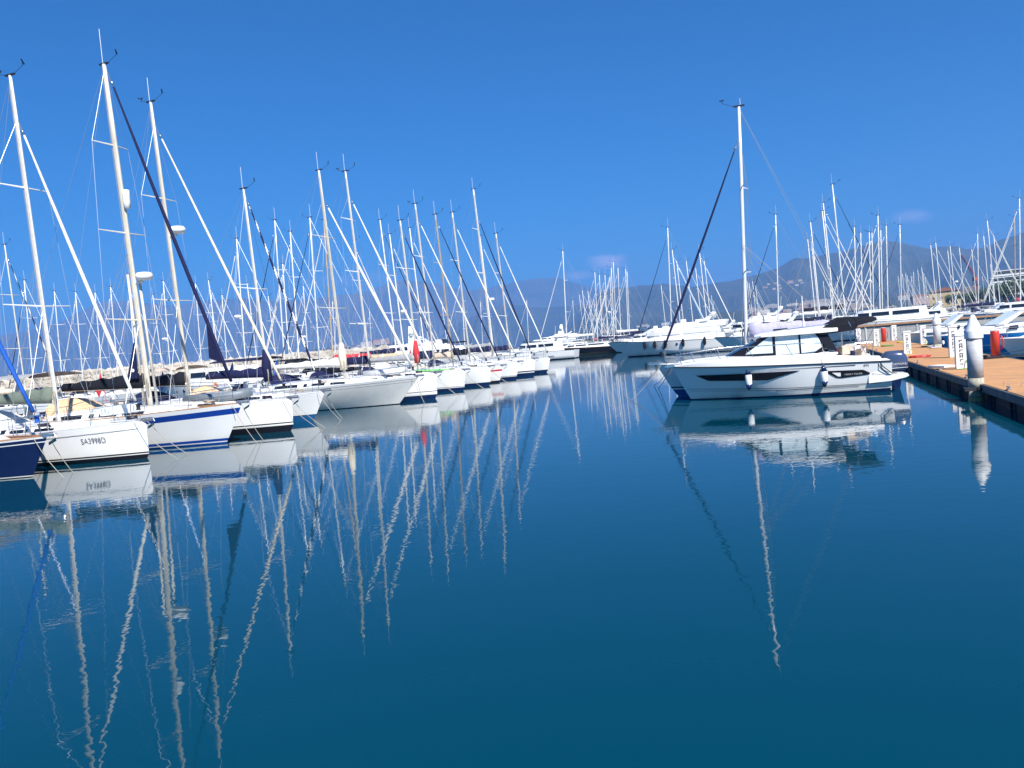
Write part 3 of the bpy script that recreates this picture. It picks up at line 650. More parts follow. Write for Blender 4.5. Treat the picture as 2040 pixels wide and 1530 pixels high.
        mb.build('anchor', 'steel', root)
        bg_ = MB()
        for i in range(7):
            t = random.random(); px = -L / 2 + .5 + t * (xb + L / 2 - 1); bg_.box((px, random.uniform(-.7, .7), zc + .2 + .2 * random.random()), (random.uniform(.15, .5), random.uniform(.15, .4), random.uniform(.1, .4)), random.randrange(3), rz=random.random())
        bg_.build('cockpit_cushions', ['c_navy', 'gelgrey', 'c_tan'], root)
    return H
def solve_top(B, h, px, py):                    # where the boat's middle plane meets the sight line to the masthead
    n = Vector((-h.y, h.x, 0)); d = ray(px, py); c = Vector((0, 0, EYE)); t = n.dot(B - c) / n.dot(d); p = c + d * t
    return (p - B).dot(h), p.z
def near_yacht(bow, top, h=HR, **sp):
    B = Vector((bow[0], bow[1], 0)); rake = sp.get('rake', .3); L = sp['L']
    if top:
        s_, Hm = solve_top(B, h, *top); mx = L / 2 - rake + s_ + Hm * math.tan(math.radians(2))
        sp['mx'], sp['Hm'] = mx, Hm
    r = thing('sailing_yacht', sp.pop('label'), 'sailboat', B - h * (L / 2 - rake), ang(h), sp.pop('group', None))
    print('yacht', [round(v, 2) for v in (sp['mx'], sp['Hm'], L / 2)])
    Hh = sailboat(sp, r); return r, Hh, h
def wpt(r, p): return Matrix.LocRotScale(r.location, r.rotation_euler, r.scale) @ Vector(p)
def mooring(r, H, label, sp=((1.9, .25), (2.6, -.35)), mat='rope', top=None):
    for dx, dy in sp:
        a = wpt(r, (H.L / 2 - .25, .25 if dy > 0 else -.25, H.fb + .02)); b = wpt(r, (H.L / 2 + dx - H.rake, dy * 3, -.1))
        m = a.lerp(b, .5) + Vector((0, 0, -.12))
        o = MB().tube([a - a, a.lerp(m, .5) + Vector((0, 0, -.04)) - a, m - a, m.lerp(b, .5) + Vector((0, 0, -.02)) - a, b - a], .010, 5).build('mooring_rope', mat)
        o.location = a; tag(o, ('longer ' if dy < 0 else 'shorter ') + label, 'rope', 'mooring ropes running from the bows into the water')
def fender(p, label, mat='white', cap='navy', r=.11, l=.55, hang=.5, group=None, rz=0):
    t = thing('fender', label, 'fender', p, rz, group)
    MB().lathe([(.03, -l / 2), (r * .75, -l / 2 + .06), (r, -l / 2 + .12), (r, l / 2 - .12), (r * .75, l / 2 - .06), (.03, l / 2)], 14).build('body', mat, t)
    MB().lathe([(.015, -l / 2 - .1), (.05, -l / 2 - .08), (r * 1.02, -l / 2 + .10), (.02, -l / 2 + .12)], 12).build('end_cap', cap, t)
    MB().lathe([(.02, l / 2 - .12), (r * 1.02, l / 2 - .10), (.05, l / 2 + .06), (.015, l / 2 + .1)], 12).build('end_cap', cap, t)
    MB().tube([(0, 0, l / 2 + .05), (0, 0, l / 2 + hang)], .008, 5).build('line', 'rope', t)
    return t
G1 = None
Y = []
# front row of yachts, nearest first; bow waterline points measured on the water
R1 = [
 dict(bow=(-14.35, 22.6), top=None, mx=.5, Hm=14., L=11, rake=.75, B=3.3, fs=1.0, fb=1.18, hull='navy', bands=[(-.35, 0, 'black'), (.02, 0, 'cream'), (.05, 0, 'navy'), (-.17, 1, 'gel'), (-.14, 1, 'navy'), (-.05, 1, 'gel')], rail='wood', deck='wood', furl='c_blue', fr=.10, drum='c_blue', hood='c_grey', cover='c_green', cabmat='cream',
      label='navy hulled yacht at the left edge with a bright blue furled headsail'),
 dict(bow=(-12.06, 25.1), top=(20, 150), L=10.6, rake=.02, B=3.5, fs=1.05, fb=1.22, bands=[(-.35, 0, 'black'), (.14, 0, 'gel'), (.17, 0, 'charcoal'), (.22, 0, 'gel')], furl='c_white', fr=.095, hood='c_white', cover='c_green', ch=.5, mast='aluwhite', mr_=.1, frac=.87, antenna=False, nsp=2, bimini='c_white', cab=.7, pw=2.,
      label='white plumb-bowed yacht lettered SA3998D with a white furled headsail'),
 dict(bow=(-10.55, 27.9), top=(207, 128), L=12.2, rake=.85, B=3.7, fs=1.15, fb=1.42, bands=[(-.35, 0, 'blue'), (.05, 0, 'gel'), (.09, 0, 'blue'), (.19, 0, 'gel'), (-.36, 1, 'blue'), (-.15, 1, 'gel')], rail='wood', deck='wood', furl='c_navy', fr=.10, clew=.55, hood='c_peach', bimini='c_grey', cover='c_black', ch=.5, mast='mastold', mr_=.14, frac=.98, anth=1.3, twin=1, nsp=3, cab=.9, radar=[6.4], refl=9.3, 
      label='white yacht with a wide blue band under its teak deck and a thick weathered mast'),
 dict(bow=(-8.85, 30.6), top=(300, 203), L=10.8, rake=.05, B=3.3, fs=1.1, fb=1.3, bands=[(-.35, 0, 'black'), (.26, 0, 'gel'), (.33, 0, 'charcoal'), (.38, 0, 'gel')], furl='c_cream', fr=.085, cover='c_black', ch=.5, mast='mastold', mr_=.11, frac=.92, nsp=2, radar=[8.6], hood='c_navy', pw=2.,
      label='white yacht with a deep black waterline band and a beige furled headsail'),
 dict(bow=(-9.16, 34.96), top=(485, 376), L=10.0, rake=.75, B=3.3, fs=1.0, fb=1.3, bands=[(-.35, 0, 'anti'), (.27, 0, 'navy'), (.30, 0, 'gel')], furl='c_navy', spiral='c_white', fr=.09, frac=.96, cover='c_navy', collar='c_navy', bimini='c_tan', hood='c_peach', mast='aluwhite', nsp=1, 
      label='white yacht with a mid-blue painted bottom and a spiral navy and white furled headsail'),
 dict(bow=(-6.18, 41.48), top=(635, 339), L=13.0, rake=1.3, B=3.9, fs=1.2, fb=1.42, bands=[(-.35, 0, 'black'), (.04, 0, 'gelwarm'), (-.25, 1, 'charcoal'), (-.235, 1, 'gelwarm'), (-.12, 1, 'black'), (-.10, 1, 'gel')], furl='c_white', fr=.12, frac=.86, cover='c_white', collar='c_cream', bimini='c_navy', hood='c_navy', buoy='orange', mast='mastold', mr_=.11, nsp=2,
      label='long pale grey hulled yacht with an overhanging raked bow and thin dark sheer lines'),
 dict(bow=(-4.3, 43.6), top=(688, 341), L=11.5, rake=.08, B=3.6, fs=1.15, fb=1.45, bands=[(-.35, 0, 'navy'), (.25, 0, 'gel'), (.42, 0, 'charcoal'), (.46, 0, 'gel')], furl='c_white', fr=.1, frac=.88, cover='c_navy', hood='c_navy', nsp=3,
      label='white plumb-bowed navy-bottomed yacht immediately right of the long raked grey bow'),
 dict(bow=(-3.13, 49.99), top=(797, 439), L=11, rake=.2, fs=1.1, fb=1.3, bands=[(-.35, 0, 'navy'), (.2, 0, 'gel'), (.25, 0, 'navy'), (.28, 0, 'gel')], furl='c_navy', fr=.09, frac=.93, cover='c_grey', collar='c_red', hood='c_navy', nsp=2,
      label='white yacht with a green board on its foredeck and a red mast-foot sail bag'),
 dict(bow=(-1.5, 53.6), top=(827, 406), L=11, rake=.1, fs=1.1, fb=1.3, bands=[(-.35, 0, 'navy'), (.22, 0, 'gel')], furl='c_white', fr=.09, frac=.91, cover='c_navy', hood='c_grey', nsp=2,
      label='white yacht with a white headsail, between the green-board yacht and the red-panelled one'),
 dict(bow=(-.9, 56.6), top=(867, 427), L=10.4, rake=.35, B=3., fs=1.0, fb=1.2, hull='redhull', bands=[(-.35, 0, 'black'), (.14, 0, 'gel'), (.82, 0, 'redhull'), (1.02, 0, 'gel')], furl='c_navy', fr=.08, frac=.95, cover='c_tan', hood='c_cream', mast='masttan', nsp=2,
      label='yacht with a red bow panel and a tan mast, tucked between white bows'),
 dict(bow=(.35, 59.9), top=(901, 423), L=11, rake=.4, fs=1.1, fb=1.3, bands=[(-.35, 0, 'navy'), (.2, 0, 'gel'), (.24, 0, 'navy'), (.27, 0, 'gel')], furl='c_white', fr=.085, frac=.93, cover='c_black', hood='c_navy', nsp=2,
      label='white yacht next right of the red-banded hull, with a cream furled headsail'),
 dict(bow=(1.9, 63.5), top=(943, 377), L=12, rake=.15, fs=1.15, fb=1.35, bands=[(-.35, 0, 'navy'), (.25, 0, 'gel'), (.32, 0, 'navy'), (.42, 0, 'gel')], furl='c_navy', fr=.09, frac=.84, cover='c_navy', hood='c_grey', nsp=3, mr_=.11,
      label='tallest-masted white yacht near the right end of the front row'),
 dict(bow=(3.2, 67.2), top=(988, 465), L=11, rake=.35, fs=1.1, fb=1.3, bands=[(-.35, 0, 'navy'), (.25, 0, 'gel')], furl='c_white', fr=.08, frac=.94, cover='c_navy', hood='c_white', nsp=2,
      label='last white yacht at the right end of the front row'),
]
for i, s_ in enumerate(R1):
    s_ = dict(s_, arm=i in (0, 1, 3, 6, 8)); b = s_.pop('bow'); t = s_.pop('top')
    if not t: s_['mx'] = 5.5 - .75 - 4.6 ; s_['Hm'] = 13.5
    y = near_yacht(b, t, **s_); Y.append(y)
    if i < 9: mooring(y[0], y[1], 'bow rope slanting into the water from the ' + ('leftmost navy yacht,SA3998D yacht,blue-banded yacht,black-banded yacht,blue-bottomed yacht,pale grey raked-bow yacht,navy-bottomed plumb-bowed yacht,yacht with the green board,yacht right of the green-board one'.split(',')[i]), sp=((1.2, .2), (1.9, -.2)) if i else ((1.0, .2), (1.7, -.1)))
def hull_frame(H, u, z, side):                 # placement matrix for lettering on a topside
    p = H.pt(u, z, side, .01); px = H.pt(u + .02, z, side, .01); pz = H.pt(u, z + .1, side, .01)
    a = (px - p).normalized() * (1 if side < 0 else -1); b = (pz - p).normalized(); n = a.cross(b).normalized(); b = n.cross(a)
    return Matrix.Translation(p) @ Matrix((a, b, n)).transposed().to_4x4()
r, H, h = Y[1]
text('registration_lettering', 'SA3998D', .27, 'marks', r, hull_frame(H, .825, .65, -1), sx=.76)
MB().tube([H.pt(u / 100, H.sheer(u / 100) - .22, -1, .012) for u in range(20, 99, 2)], .006, 4).build('sheer_line', 'charcoal', r)
# soft name banner on the rail of the blue-banded yacht
r, H, h = Y[2]
mb = MB(); q = [H.pt(u, H.sheer(u), -1, -.06) for u in (.60, .64, .68, .72)]
mb.loft([[p + Vector((0, -.01, .12)), p + Vector((0, -.01, .46)), p + Vector((0, .01, .46)), p + Vector((0, .01, .12))] for p in q])
for i in range(11):
    p = q[0].lerp(q[-1], .06 + i * .085); mb.box(p + Vector((0, -.02, .28)), (.05, .012, .2), 1)
mb.build('rail_banner', ['white', 'c_sky'], r)

# navy triangular sail bag with a round white emblem beside the thick mast
mx = R1[2]; x = solve_top(Vector((-10.55, 27.9, 0)), HR, 207, 128); x = 12.2 / 2 - .85 + x[0] + (x[1] - 3.2) * math.tan(math.radians(2))
b_ = MB().prism([(x - .12, 3.95), (x - .62, 2.62), (x - .1, 2.62)], -.32, -.26).build('staysail_bag', 'c_navy', r)
MB().lathe([(0, -.008), (.07, -.006), (.07, .006), (0, .008)], 14, (x - .28, -.335, 2.92), axis=Matrix.Rotation(math.pi / 2, 3, 'X')).build('emblem', 'white', b_)
# things lying on the foredecks
def on_deck(i, dx, dy, dz, rz): r, H, h = Y[i]; return wpt(r, (H.L / 2 - dx, dy, H.fb + dz)), r.rotation_euler.z + rz
def dinghy(i, dx, dy, label, L=2.6, mat='dinghy'):
    p, a = on_deck(i, dx, dy, .06, .03); t = thing('inflatable_dinghy', label, 'dinghy', p, a); w = .6
    MB().tube([(-L / 2, -w, .2), (L * .2, -w, .2), (L * .42, -w * .5, .26), (L / 2, 0, .3), (L * .42, w * .5, .26), (L * .2, w, .2), (-L / 2, w, .2)], .19, 9).build('tube', mat, t)
    MB().loft([[(-L * .42, -w, .32), (-L * .42, 0, .42), (-L * .42, w, .32)], [(L * .2, -w, .32), (L * .2, 0, .44), (L * .2, w, .32)], [(L * .42, -.2, .32), (L * .44, 0, .36), (L * .42, .2, .32)]], closed=False).build('bottom', 'c_grey', t)
dinghy(3, 3.4, 0, 'grey upturned inflatable dinghy on the foredeck of the black-banded yacht')
dinghy(6, 3.2, .1, 'pale upturned inflatable dinghy on the foredeck right of the raked grey bow', 2.3, 'gelgrey')
p, a = on_deck(7, 2.4, -.2, .12, .08); o = MB().loft([[(x, -w, .0), (x, -w, .09), (x, w, .09), (x, w, .0)] for x, w in ((-1.2, .16), (-.8, .3), (.4, .33), (1.0, .2), (1.35, .03))]).build('paddle_board', 'green'); o.location = p; o.rotation_euler = (0, .03, a); tag(o, 'light green board lying on a white foredeck left of the tan mast', 'board')
for i, dx, dy in ((1, .9, .3), (1, 3.4, -.9), (2, 1.6, .2), (2, 4.6, -1.0), (3, 1.0, -.2), (4, 1.5, .2), (5, 1.8, .1), (5, 5.2, -1.1), (6, 1.1, 0), (7, 1.0, .1), (8, 1.3, 0)):
    p, a = on_deck(i, dx, dy, .02, 0); rn = random.Random(i * 7 + int(dx * 9)); pts = [(.24 * (.6 + .4 * rn.random()) * math.cos(k * .7), .2 * (.6 + .4 * rn.random()) * math.sin(k * .7), .03 + .0035 * k + .03 * rn.random()) for k in range(34)]
    o = MB().tube(pts, .017, 5).build('coiled_rope', rn.choice(['rope', 'darkrope', 'rope'])); o.location = p; o.rotation_euler = (0, 0, a)
    tag(o, 'coiled rope on the %s of the %s' % ('bow' if dx < 2 else 'side deck', 'x,SA3998D yacht,blue-banded yacht,black-banded yacht,blue-bottomed yacht,long grey raked-bow yacht,navy-bottomed plumb-bowed yacht,green-board yacht,yacht right of the green-board yacht'.split(',')[i]), 'rope')
for i, u, sd in ((1, .52, 1), (2, .55, 1), (3, .6, 1), (5, .52, -1), (4, .5, 1), (0, .62, 1), (6, .6, -1), (8, .6, -1)):
    r_, H_, h_ = Y[i]; p = H_.pt(u, .72, sd, .13)
    fender(wpt(r_, p), 'fender %s of the %s' % ('hanging on the far side' if sd > 0 else 'hanging on the near side', 'leftmost navy yacht,SA3998D yacht,blue-banded yacht,black-banded yacht,blue-bottomed yacht,long grey raked-bow yacht,navy-bottomed plumb-bowed yacht,x,yacht right of the green-board yacht'.split(',')[i]), 'white' if i % 2 else 'navy', 'navy', hang=.35)
# ---------------------------------------------------------------- cabin motorboat on the right
class MHull(Hull):
    def sheer(s, u): return s.fs + (s.fb - s.fs) * u ** 1.1
    def pt(s, u, z, side=1, off=0.):
        zs = s.sheer(u); t = max(0., min(1., z / zs)); a, b = s.xr(z, zs); x = a + u * (b - a)
        def w_(f, p): return max(0, (1 - ((u - f) / (1 - f)) ** p) if u > f else 1 - .06 * ((f - u) / f) ** 2)
        top = w_(.42, 2.6) * s.B / 2; ch = w_(.35, 1.75) * s.B / 2 * .88; zc = .30 + .35 * max(0, u - .5) ** 1.5 * 2
        if z >= zc: q = ((z - zc) / (zs - zc)) ** .8; w = ch + (top - ch) * q
        else: w = ch * max(0, 1 - (zc - z) * (.35 + 1.4 * max(0, u - .45)))
        return Vector((x, side * (w + off), z))
def skin(H, pts_top, pts_bot, par, name, mat, side=1, off=.008, n=16):
    def f(P, x):
        for (a, b), (c, d) in zip(P, P[1:]):
            if min(a, c) <= x <= max(a, c): return b + (d - b) * (x - a) / (c - a)
        return P[-1][1]
    x0, x1 = pts_top[0][0], pts_top[-1][0]; q = []
    def on(x, z):
        u = .5
        for _ in range(12): u += (x - H.pt(u, z).x) / H.L; u = max(0, min(1, u))
        return H.pt(u, z, side, off)
    for i in range(n + 1):
        x = x0 + (x1 - x0) * i / n; a, b = f(pts_top, x), f(pts_bot, x); q.append([on(x, a - (a - b) * k / 3) for k in range(4)])
    if side > 0: q = [w[::-1] for w in q]
    return MB().loft(q, closed=False).build(name, mat, par)
MBH = Vector((-.955, .296, 0)).normalized(); H = MHull(7.45, 2.85, 1.06, 1.3, rake=.65, sterno=.02); U = lambda s: max(0., (s - .65) / 7.45)
bw = Vector((6.79, 29.25, 0)); root = thing('cabin_motorboat', 'white cabin motorboat with black hull windows, dark awning and dark blue outboard', 'motorboat', bw - MBH * (3.725 - .65), ang(MBH))
hull = H.build(root, [(-.4, 0, 'navy'), (.045, 0, 'gel'), (.36, 0, 'gel')], n=40); H.deck(root, 'nonskid', dz=.0, n=30)
X = lambda s: s - 4.375
for sd in (1, -1):
    skin(H, [(X(.7), .13), (X(3), .09), (X(6.9), .03)], [(X(.7), .0), (X(6.9), .0)], root, 'boot_stripe', 'navy', sd, .006)
    skin(H, [(X(1.), .335), (X(4), .34), (X(7.6), .44)], [(X(1.), .315), (X(4), .32), (X(7.6), .43)], root, 'chine_line', 'charcoal', sd, .01, 24)
    skin(H, [(X(1.7), .262), (X(4), .265), (X(7.5), .36)], [(X(1.7), .245), (X(4), .248), (X(7.5), .352)], root, 'chine_line', 'charcoal', sd, .01, 24)
    skin(H, [(X(3.6), .94), (X(7.2), .95)], [(X(3.6), .93), (X(4.3), .76), (X(4.65), .66), (X(6.75), .73), (X(7.2), .945)], root, 'hull_window', 'black', sd, .012, 30)
    skin(H, [(X(1.35), .70), (X(1.55), .82), (X(2.8), .86)], [(X(1.35), .65), (X(2.25), .58), (X(2.42), .60), (X(2.8), .855)], root, 'hull_window', 'black', sd, .012, 20)
    skin(H, [(X(2.28), .77), (X(2.54), .785)], [(X(2.28), .64), (X(2.36), .64), (X(2.54), .77)], root, 'window_trim', 'white', sd, .02, 6)
    skin(H, [(X(1.8), 1.01), (X(4.6), 1.03)], [(X(1.8), .985), (X(4.6), 1.02)], root, 'chine_line', 'charcoal', sd, .01, 12)
    MB().tube([H.pt(u / 20, H.sheer(u / 20), sd, .012) for u in range(20)] + [H.pt(.985, H.sheer(.985), sd, .01)], .022, 6).build('rubbing_strake', 'charcoal', root)
text('hull_lettering', 'MERRY FISHER', .085, 'gelgrey', root, hull_frame(H, U(2.2), .665, 1), sx=1.05)
text('hull_lettering', '895', .11, 'marks', root, hull_frame(H, U(1.55), .93, 1), sx=1.1)
# moulded deck rising above the strake
def dtop(s):
    P = [(.9, 1.24), (1.3, 1.28), (2.2, 1.34), (2.6, 1.46), (3.4, 1.45), (5, 1.46), (5.9, 1.52), (6.8, 1.5), (7.6, 1.42), (8.0, 1.36)]
    for (a, b), (c, d) in zip(P, P[1:]):
        if a <= s <= c: return b + (d - b) * (s - a) / (c - a)
ss = []
for s in (1.0, 1.2, 1.5, 1.8, 2.3, 2.6, 3.0, 3.6, 4.3, 5, 5.5, 5.9, 6.3, 6.8, 7.2, 7.6, 7.85, 8.0):
    u = U(s); p = H.pt(u, H.sheer(u)); w = p.y; z = dtop(s); zi = z + (.06 if s > 2.4 else 0); wi = max(w - (.42 if s > 2.4 else .3), w * .3)
    ss.append([(p.x, -w, H.sheer(u)), (p.x, -w * .985, z - .07), (p.x, -w * .95, z - .01), (p.x, -wi, zi), (p.x, 0, zi + (.05 if s > 2.4 else -.5)), (p.x, wi, zi), (p.x, w * .95, z - .01), (p.x, w * .985, z - .07), (p.x, w, H.sheer(u))])
MB().loft(ss, closed=False, sm=True).build('deck_moulding', 'gel', root)
def sp_(s, z, sd=1, o=0.):                     # side of the wheelhouse
    w = 1.12 - .10 * max(0, s - 3) - .05 * max(0, s - 4.6) ** 2 - .22 * (z - 1.45); return Vector((X(s), sd * (w + o), z))
for sd in (1, -1):
    def panel(name, P, mat, o=0., th=.03):
        a = [sp_(s, z, sd, o) for s, z in P]; b = [sp_(s, z, sd, o - th) for s, z in P]; n = len(P); a, b = (a, b)
        return MB().add(a + b, [tuple(range(n)), tuple(range(n, 2 * n))[::-1]] + [(i, i + n, (i + 1) % n + n, (i + 1) % n) for i in range(n)]).build(name, mat, root)
    panel('side_window', [(5.62, 1.60), (4.62, 2.19), (4.38, 2.19), (4.38, 1.56)], 'curtain')
    panel('side_window', [(4.34, 1.50), (4.34, 2.19), (3.52, 2.19), (3.52, 1.50)], 'curtain'); panel('side_window', [(3.48, 1.50), (3.48, 2.19), (2.95, 2.18), (2.78, 1.72), (3.05, 1.50)], 'curtain')
    for P in ([(4.42, 1.46), (4.42, 2.22), (4.33, 2.22), (4.33, 1.46)], [(3.54, 1.48), (3.54, 2.2), (3.48, 2.2), (3.48, 1.48)], [(5.72, 1.56), (5.62, 1.62), (4.4, 1.60), (4.4, 1.50)], [(4.42, 1.43), (4.42, 1.52), (2.93, 1.52), (2.93, 1.43)], [(3.05, 1.44), (3.05, 1.54), (2.70, 1.76), (2.4, 1.78), (2.4, 1.68), (2.7, 1.64)]): panel('window_frame', P, 'black', .012, .05)
    panel('pillar', [(6.02, 1.55), (4.66, 2.2), (4.52, 2.2), (5.50, 1.55)], 'black', .012, .06)
    panel('pillar', [(3.0, 2.19), (2.60, 2.19), (2.30, 1.50), (2.62, 1.60)], 'black', .01, .08)
    MB().loft([[sp_(s, 1.42, sd, .02), sp_(s, 1.48, sd, .0), sp_(s, 1.48, sd, -.12), sp_(s, 1.42, sd, -.12)] for s in (2.3, 3, 4, 5, 5.7)]).build('sill', 'gel', root)
mb = MB(); q = [[sp_(6.05, 1.56, -1, -.02), sp_(6.2, 1.57, -1, -.45), sp_(6.2, 1.57, 1, -.45), sp_(6.05, 1.56, 1, -.02)], [sp_(4.64, 2.2, -1, -.01), sp_(4.75, 2.21, -1, -.4), sp_(4.75, 2.21, 1, -.4), sp_(4.64, 2.2, 1, -.01)]]
mb.loft(q, closed=False); mb.build('windscreen', 'glass', root)
MB().box((X(2.6), 0, 1.85), (.04, 1.7, .75)).build('aft_door', 'glass', root)
ss = []
for s, w, z0, z1 in ((5.02, .62, 2.19, 2.25), (4.8, .86, 2.19, 2.30), (4.3, 1.0, 2.19, 2.36), (3.4, 1.08, 2.19, 2.42), (2.7, 1.1, 2.19, 2.44), (2.3, 1.1, 2.20, 2.45), (2.15, 1.0, 2.24, 2.44)):
    ss.append([(X(s), -w, z0), (X(s), -w * .99, z0 + (z1 - z0) * .45), (X(s), -w * .75, z1 - .01), (X(s), 0, z1 + .03), (X(s), w * .75, z1 - .01), (X(s), w * .99, z0 + (z1 - z0) * .45), (X(s), w, z0)])
roof = MB().loft(ss, sm=False).build('roof', 'gel', root)
MB().tube([(X(3.9), .8, 2.4), (X(3.2), .85, 2.44), (X(2.5), .85, 2.46)], .018, 5).build('roof_rail', 'steel', roof); MB().lathe([(0, 0), (.05, 0), (.05, .1), (.02, .25), (.012, 1.1), (0, 1.12)], 8, (X(3.3), .3, 2.44)).build('antenna', 'white', roof)
MB().box((X(4.1), 0, 2.42), (.5, .5, .05)).build('roof_hatch', 'glass', roof)
ss = [[(X(s), -1.08, zb), (X(s), -1.05, (zb + zt) / 2), (X(s), -.98, zt), (X(s), 0, zt + .04), (X(s), .98, zt), (X(s), 1.05, (zb + zt) / 2), (X(s), 1.08, zb)] for s, zb, zt in ((3.0, 2.18, 2.26), (2.75, 2.12, 2.36), (2.15, 2.16, 2.64), (1.7, 2.20, 2.63), (1.6, 2.34, 2.62), (1.0, 2.46, 2.57))]
MB().loft(ss, closed=False).build('awning', 'c_black', root)
mb = MB()
for sd in (-1, 1): mb.tube([(X(1.0), sd * 1.04, 2.42), (X(1.6), sd * 1.12, 1.3)], .013, 5).tube([(X(1.9), sd * 1.04, 2.5), (X(1.4), sd * 1.12, 1.3)], .013, 5)
mb.build('awning_frame', 'steel', root)
for sd in (-1, 1):
    def rr(s, z): u = min(U(s), .985); p = H.pt(u, H.sheer(u), sd, -.1 if s < 7.6 else -.03); return Vector((p.x, p.y, z))
    MB().tube([rr(2.75, 1.46), rr(2.85, 1.84), rr(3.6, 1.88), rr(5, 1.9), rr(6.4, 1.86), rr(7.4, 1.8), rr(7.95, 1.76), (X(8.12), 0, 1.76)], .016, 6).build('side_rail', 'steel', root)
    MB().tube([rr(6.0, 1.52), rr(6.05, 1.66), rr(7.2, 1.60), rr(7.9, 1.56)], .011, 5).build('side_rail', 'steel', root)
    for s in (3.9, 5.2, 6.35, 7.3, 7.8): MB().tube([rr(s - .12, dtop(min(s, 7.9)) - .02), rr(s + .1, 1.88 - .03 * max(0, s - 5.5))], .012, 5).build('stanchion', 'steel', root)
# stern: platforms, cockpit things, outboard
for sd in (-1, 1):
    MB().prism([(X(1.4), .34), (X(1.4), .72), (X(1.1), .64), (X(.18), .60), (X(.14), .52), (X(.25), .47), (X(.7), .38)], sd * .42, sd * 1.3).build('swim_platform', 'gel', root)
    MB().prism([(X(.72), .6), (X(1.02), 1.2), (X(1.3), 1.24), (X(1.3), .6)], sd * 1.02, sd * 1.30).build('stern_quarter', 'gel', root)
MB().box((X(1.45), 0, 1.0), (.2, 2.1, .45)).box((X(1.7), .6, .95), (.5, .8, .4)).build('cockpit_seat', 'gel', root)
mb = MB(); rn = random.Random(2)
for i in range(16): mb.box((X(rn.uniform(1.35, 2.3)), rn.uniform(.2, 1.0), 1.25 + rn.uniform(0, .35)), (rn.uniform(.12, .4), rn.uniform(.12, .35), rn.uniform(.1, .3)), rn.choice((0, 0, 0, 1, 2, 3)), rz=rn.random() * 3)
mb.build('cockpit_bags', ['c_white', 'c_tan', 'redhull', 'c_navy'], root)
def outboard(par, x, z, lettering=None, mat='outb', s=1.):
    o = bpy.data.objects.new('outboard_motor', None); COL.objects.link(o); o.parent = par; o.location = (x, 0, z); o.scale = (s, s, s)
    secs = []
    for zz, xa, xb_, w in ((.0, -.55, .08, .17), (.06, -.60, .12, .21), (.22, -.66, .17, .235), (.42, -.66, .18, .235), (.56, -.60, .14, .22), (.65, -.50, .06, .18), (.69, -.36, -.04, .10)):
        q = []
        for j in range(16):
            a = 2 * math.pi * j / 16; c_, s_ = math.cos(a), math.sin(a); q.append(((xa + xb_) / 2 + (xb_ - xa) / 2 * abs(c_) ** .6 * (1 if c_ > 0 else -1), w * abs(s_) ** .6 * (1 if s_ > 0 else -1), zz))
        secs.append(q)
    MB().loft(secs[::-1], sm=True).build('cowl', mat, o)
    MB().loft([[(xa, -w, zz), (xb_, -w, zz), (xb_, w, zz), (xa, w, zz)] for zz, xa, xb_, w in ((-1.1, -.3, -.02, .03), (-.7, -.34, .02, .05), (-.3, -.42, .06, .09), (.01, -.48, .08, .14))]).build('leg', 'navy', o)
    MB().box((.12, 0, -.18), (.2, .3, .5)).build('mounting_bracket', 'charcoal', o)
    MB().tube([(-.2, .242, .12), (-.62, .21, .13)], .009, 4).tube([(.1, .2, .1), (-.2, .242, .12)], .009, 4).build('trim_line', 'gelgrey', o)
    if lettering: text('cowl_lettering', lettering, .115, 'gelgrey', o, Matrix.Translation((-.13, .243, .22)) @ Matrix(((-1, 0, 0), (0, 0, 1), (0, 1, 0))).to_4x4(), sx=.95)
    return o
outboard(root, X(.62), .60, 'YAMAHA', s=1.05)
MB().tube([(X(1.1), 1.31, 1.2), (X(.95), 1.36, .9), (X(.7), 1.36, .66), (X(.5), 1.2, .62)], .018, 5).tube([(X(1.15), 1.31, 1.2), (X(1.03), 1.37, .85), (X(.75), 1.37, .66)], .012, 5).build('stern_line', 'darkrope', root)
MB().box((X(8.1), 0, 1.34), (.5, .2, .06)).tube([(X(7.7), 0, 1.4), (X(8.25), 0, 1.4), (X(8.32), 0, 1.25)], .02, 5).build('bow_roller', 'steel', root)
for s, dz in ((5.5, .66), (2.9, .62)):
    p = H.pt(U(s), dz, 1, .14); fender(wpt(root, p + Vector((0, 0, .07))), 'white fender with dark ends hanging on the %s side of the cabin motorboat' % ('forward' if s > 4 else 'after'), hang=.75 if s > 4 else .85, r=.12, l=.56, cap='navy')
for px, py, s in ((1310, 775, .2), (1300, 770, -.3)):
    a = wpt(root, (X(8.15), s * .4, 1.3)); b = at(px, py, -.1); m = a.lerp(b, .55) + Vector((0, 0, -.12))
    o = MB().tube([(0, 0, 0), m - a, b - a], .014, 5).build('mooring_rope', 'rope'); o.location = a; tag(o, 'thin rope slanting left from the cabin motorboat bow to the water', 'rope', 'bow ropes of the cabin motorboat')
# ---------------------------------------------------------------- yacht just behind the motorboat
y = near_yacht((6.75, 31.6), (1472, 212), h=HL, L=8.2, rake=.75, B=3.0, fs=1.05, fb=1.35, bands=[(-.35, 0, 'blue'), (.28, 0, 'gel'), (.34, 0, 'navy'), (.4, 0, 'gel')], furl='c_navy', fr=.075, frac=.87, cover='c_lilac', ch=.55, hood=None, buoy='c_grey', bl=3.9, mast='alu', mr_=.09, nsp=2, flag=None, anth=.3, radar=[],
   label='white yacht behind the cabin motorboat with a lilac boom cover and a dark furled headsail')
Y.append(y); mooring(y[0], y[1], 'bow rope slanting into the water from the lilac-covered yacht')
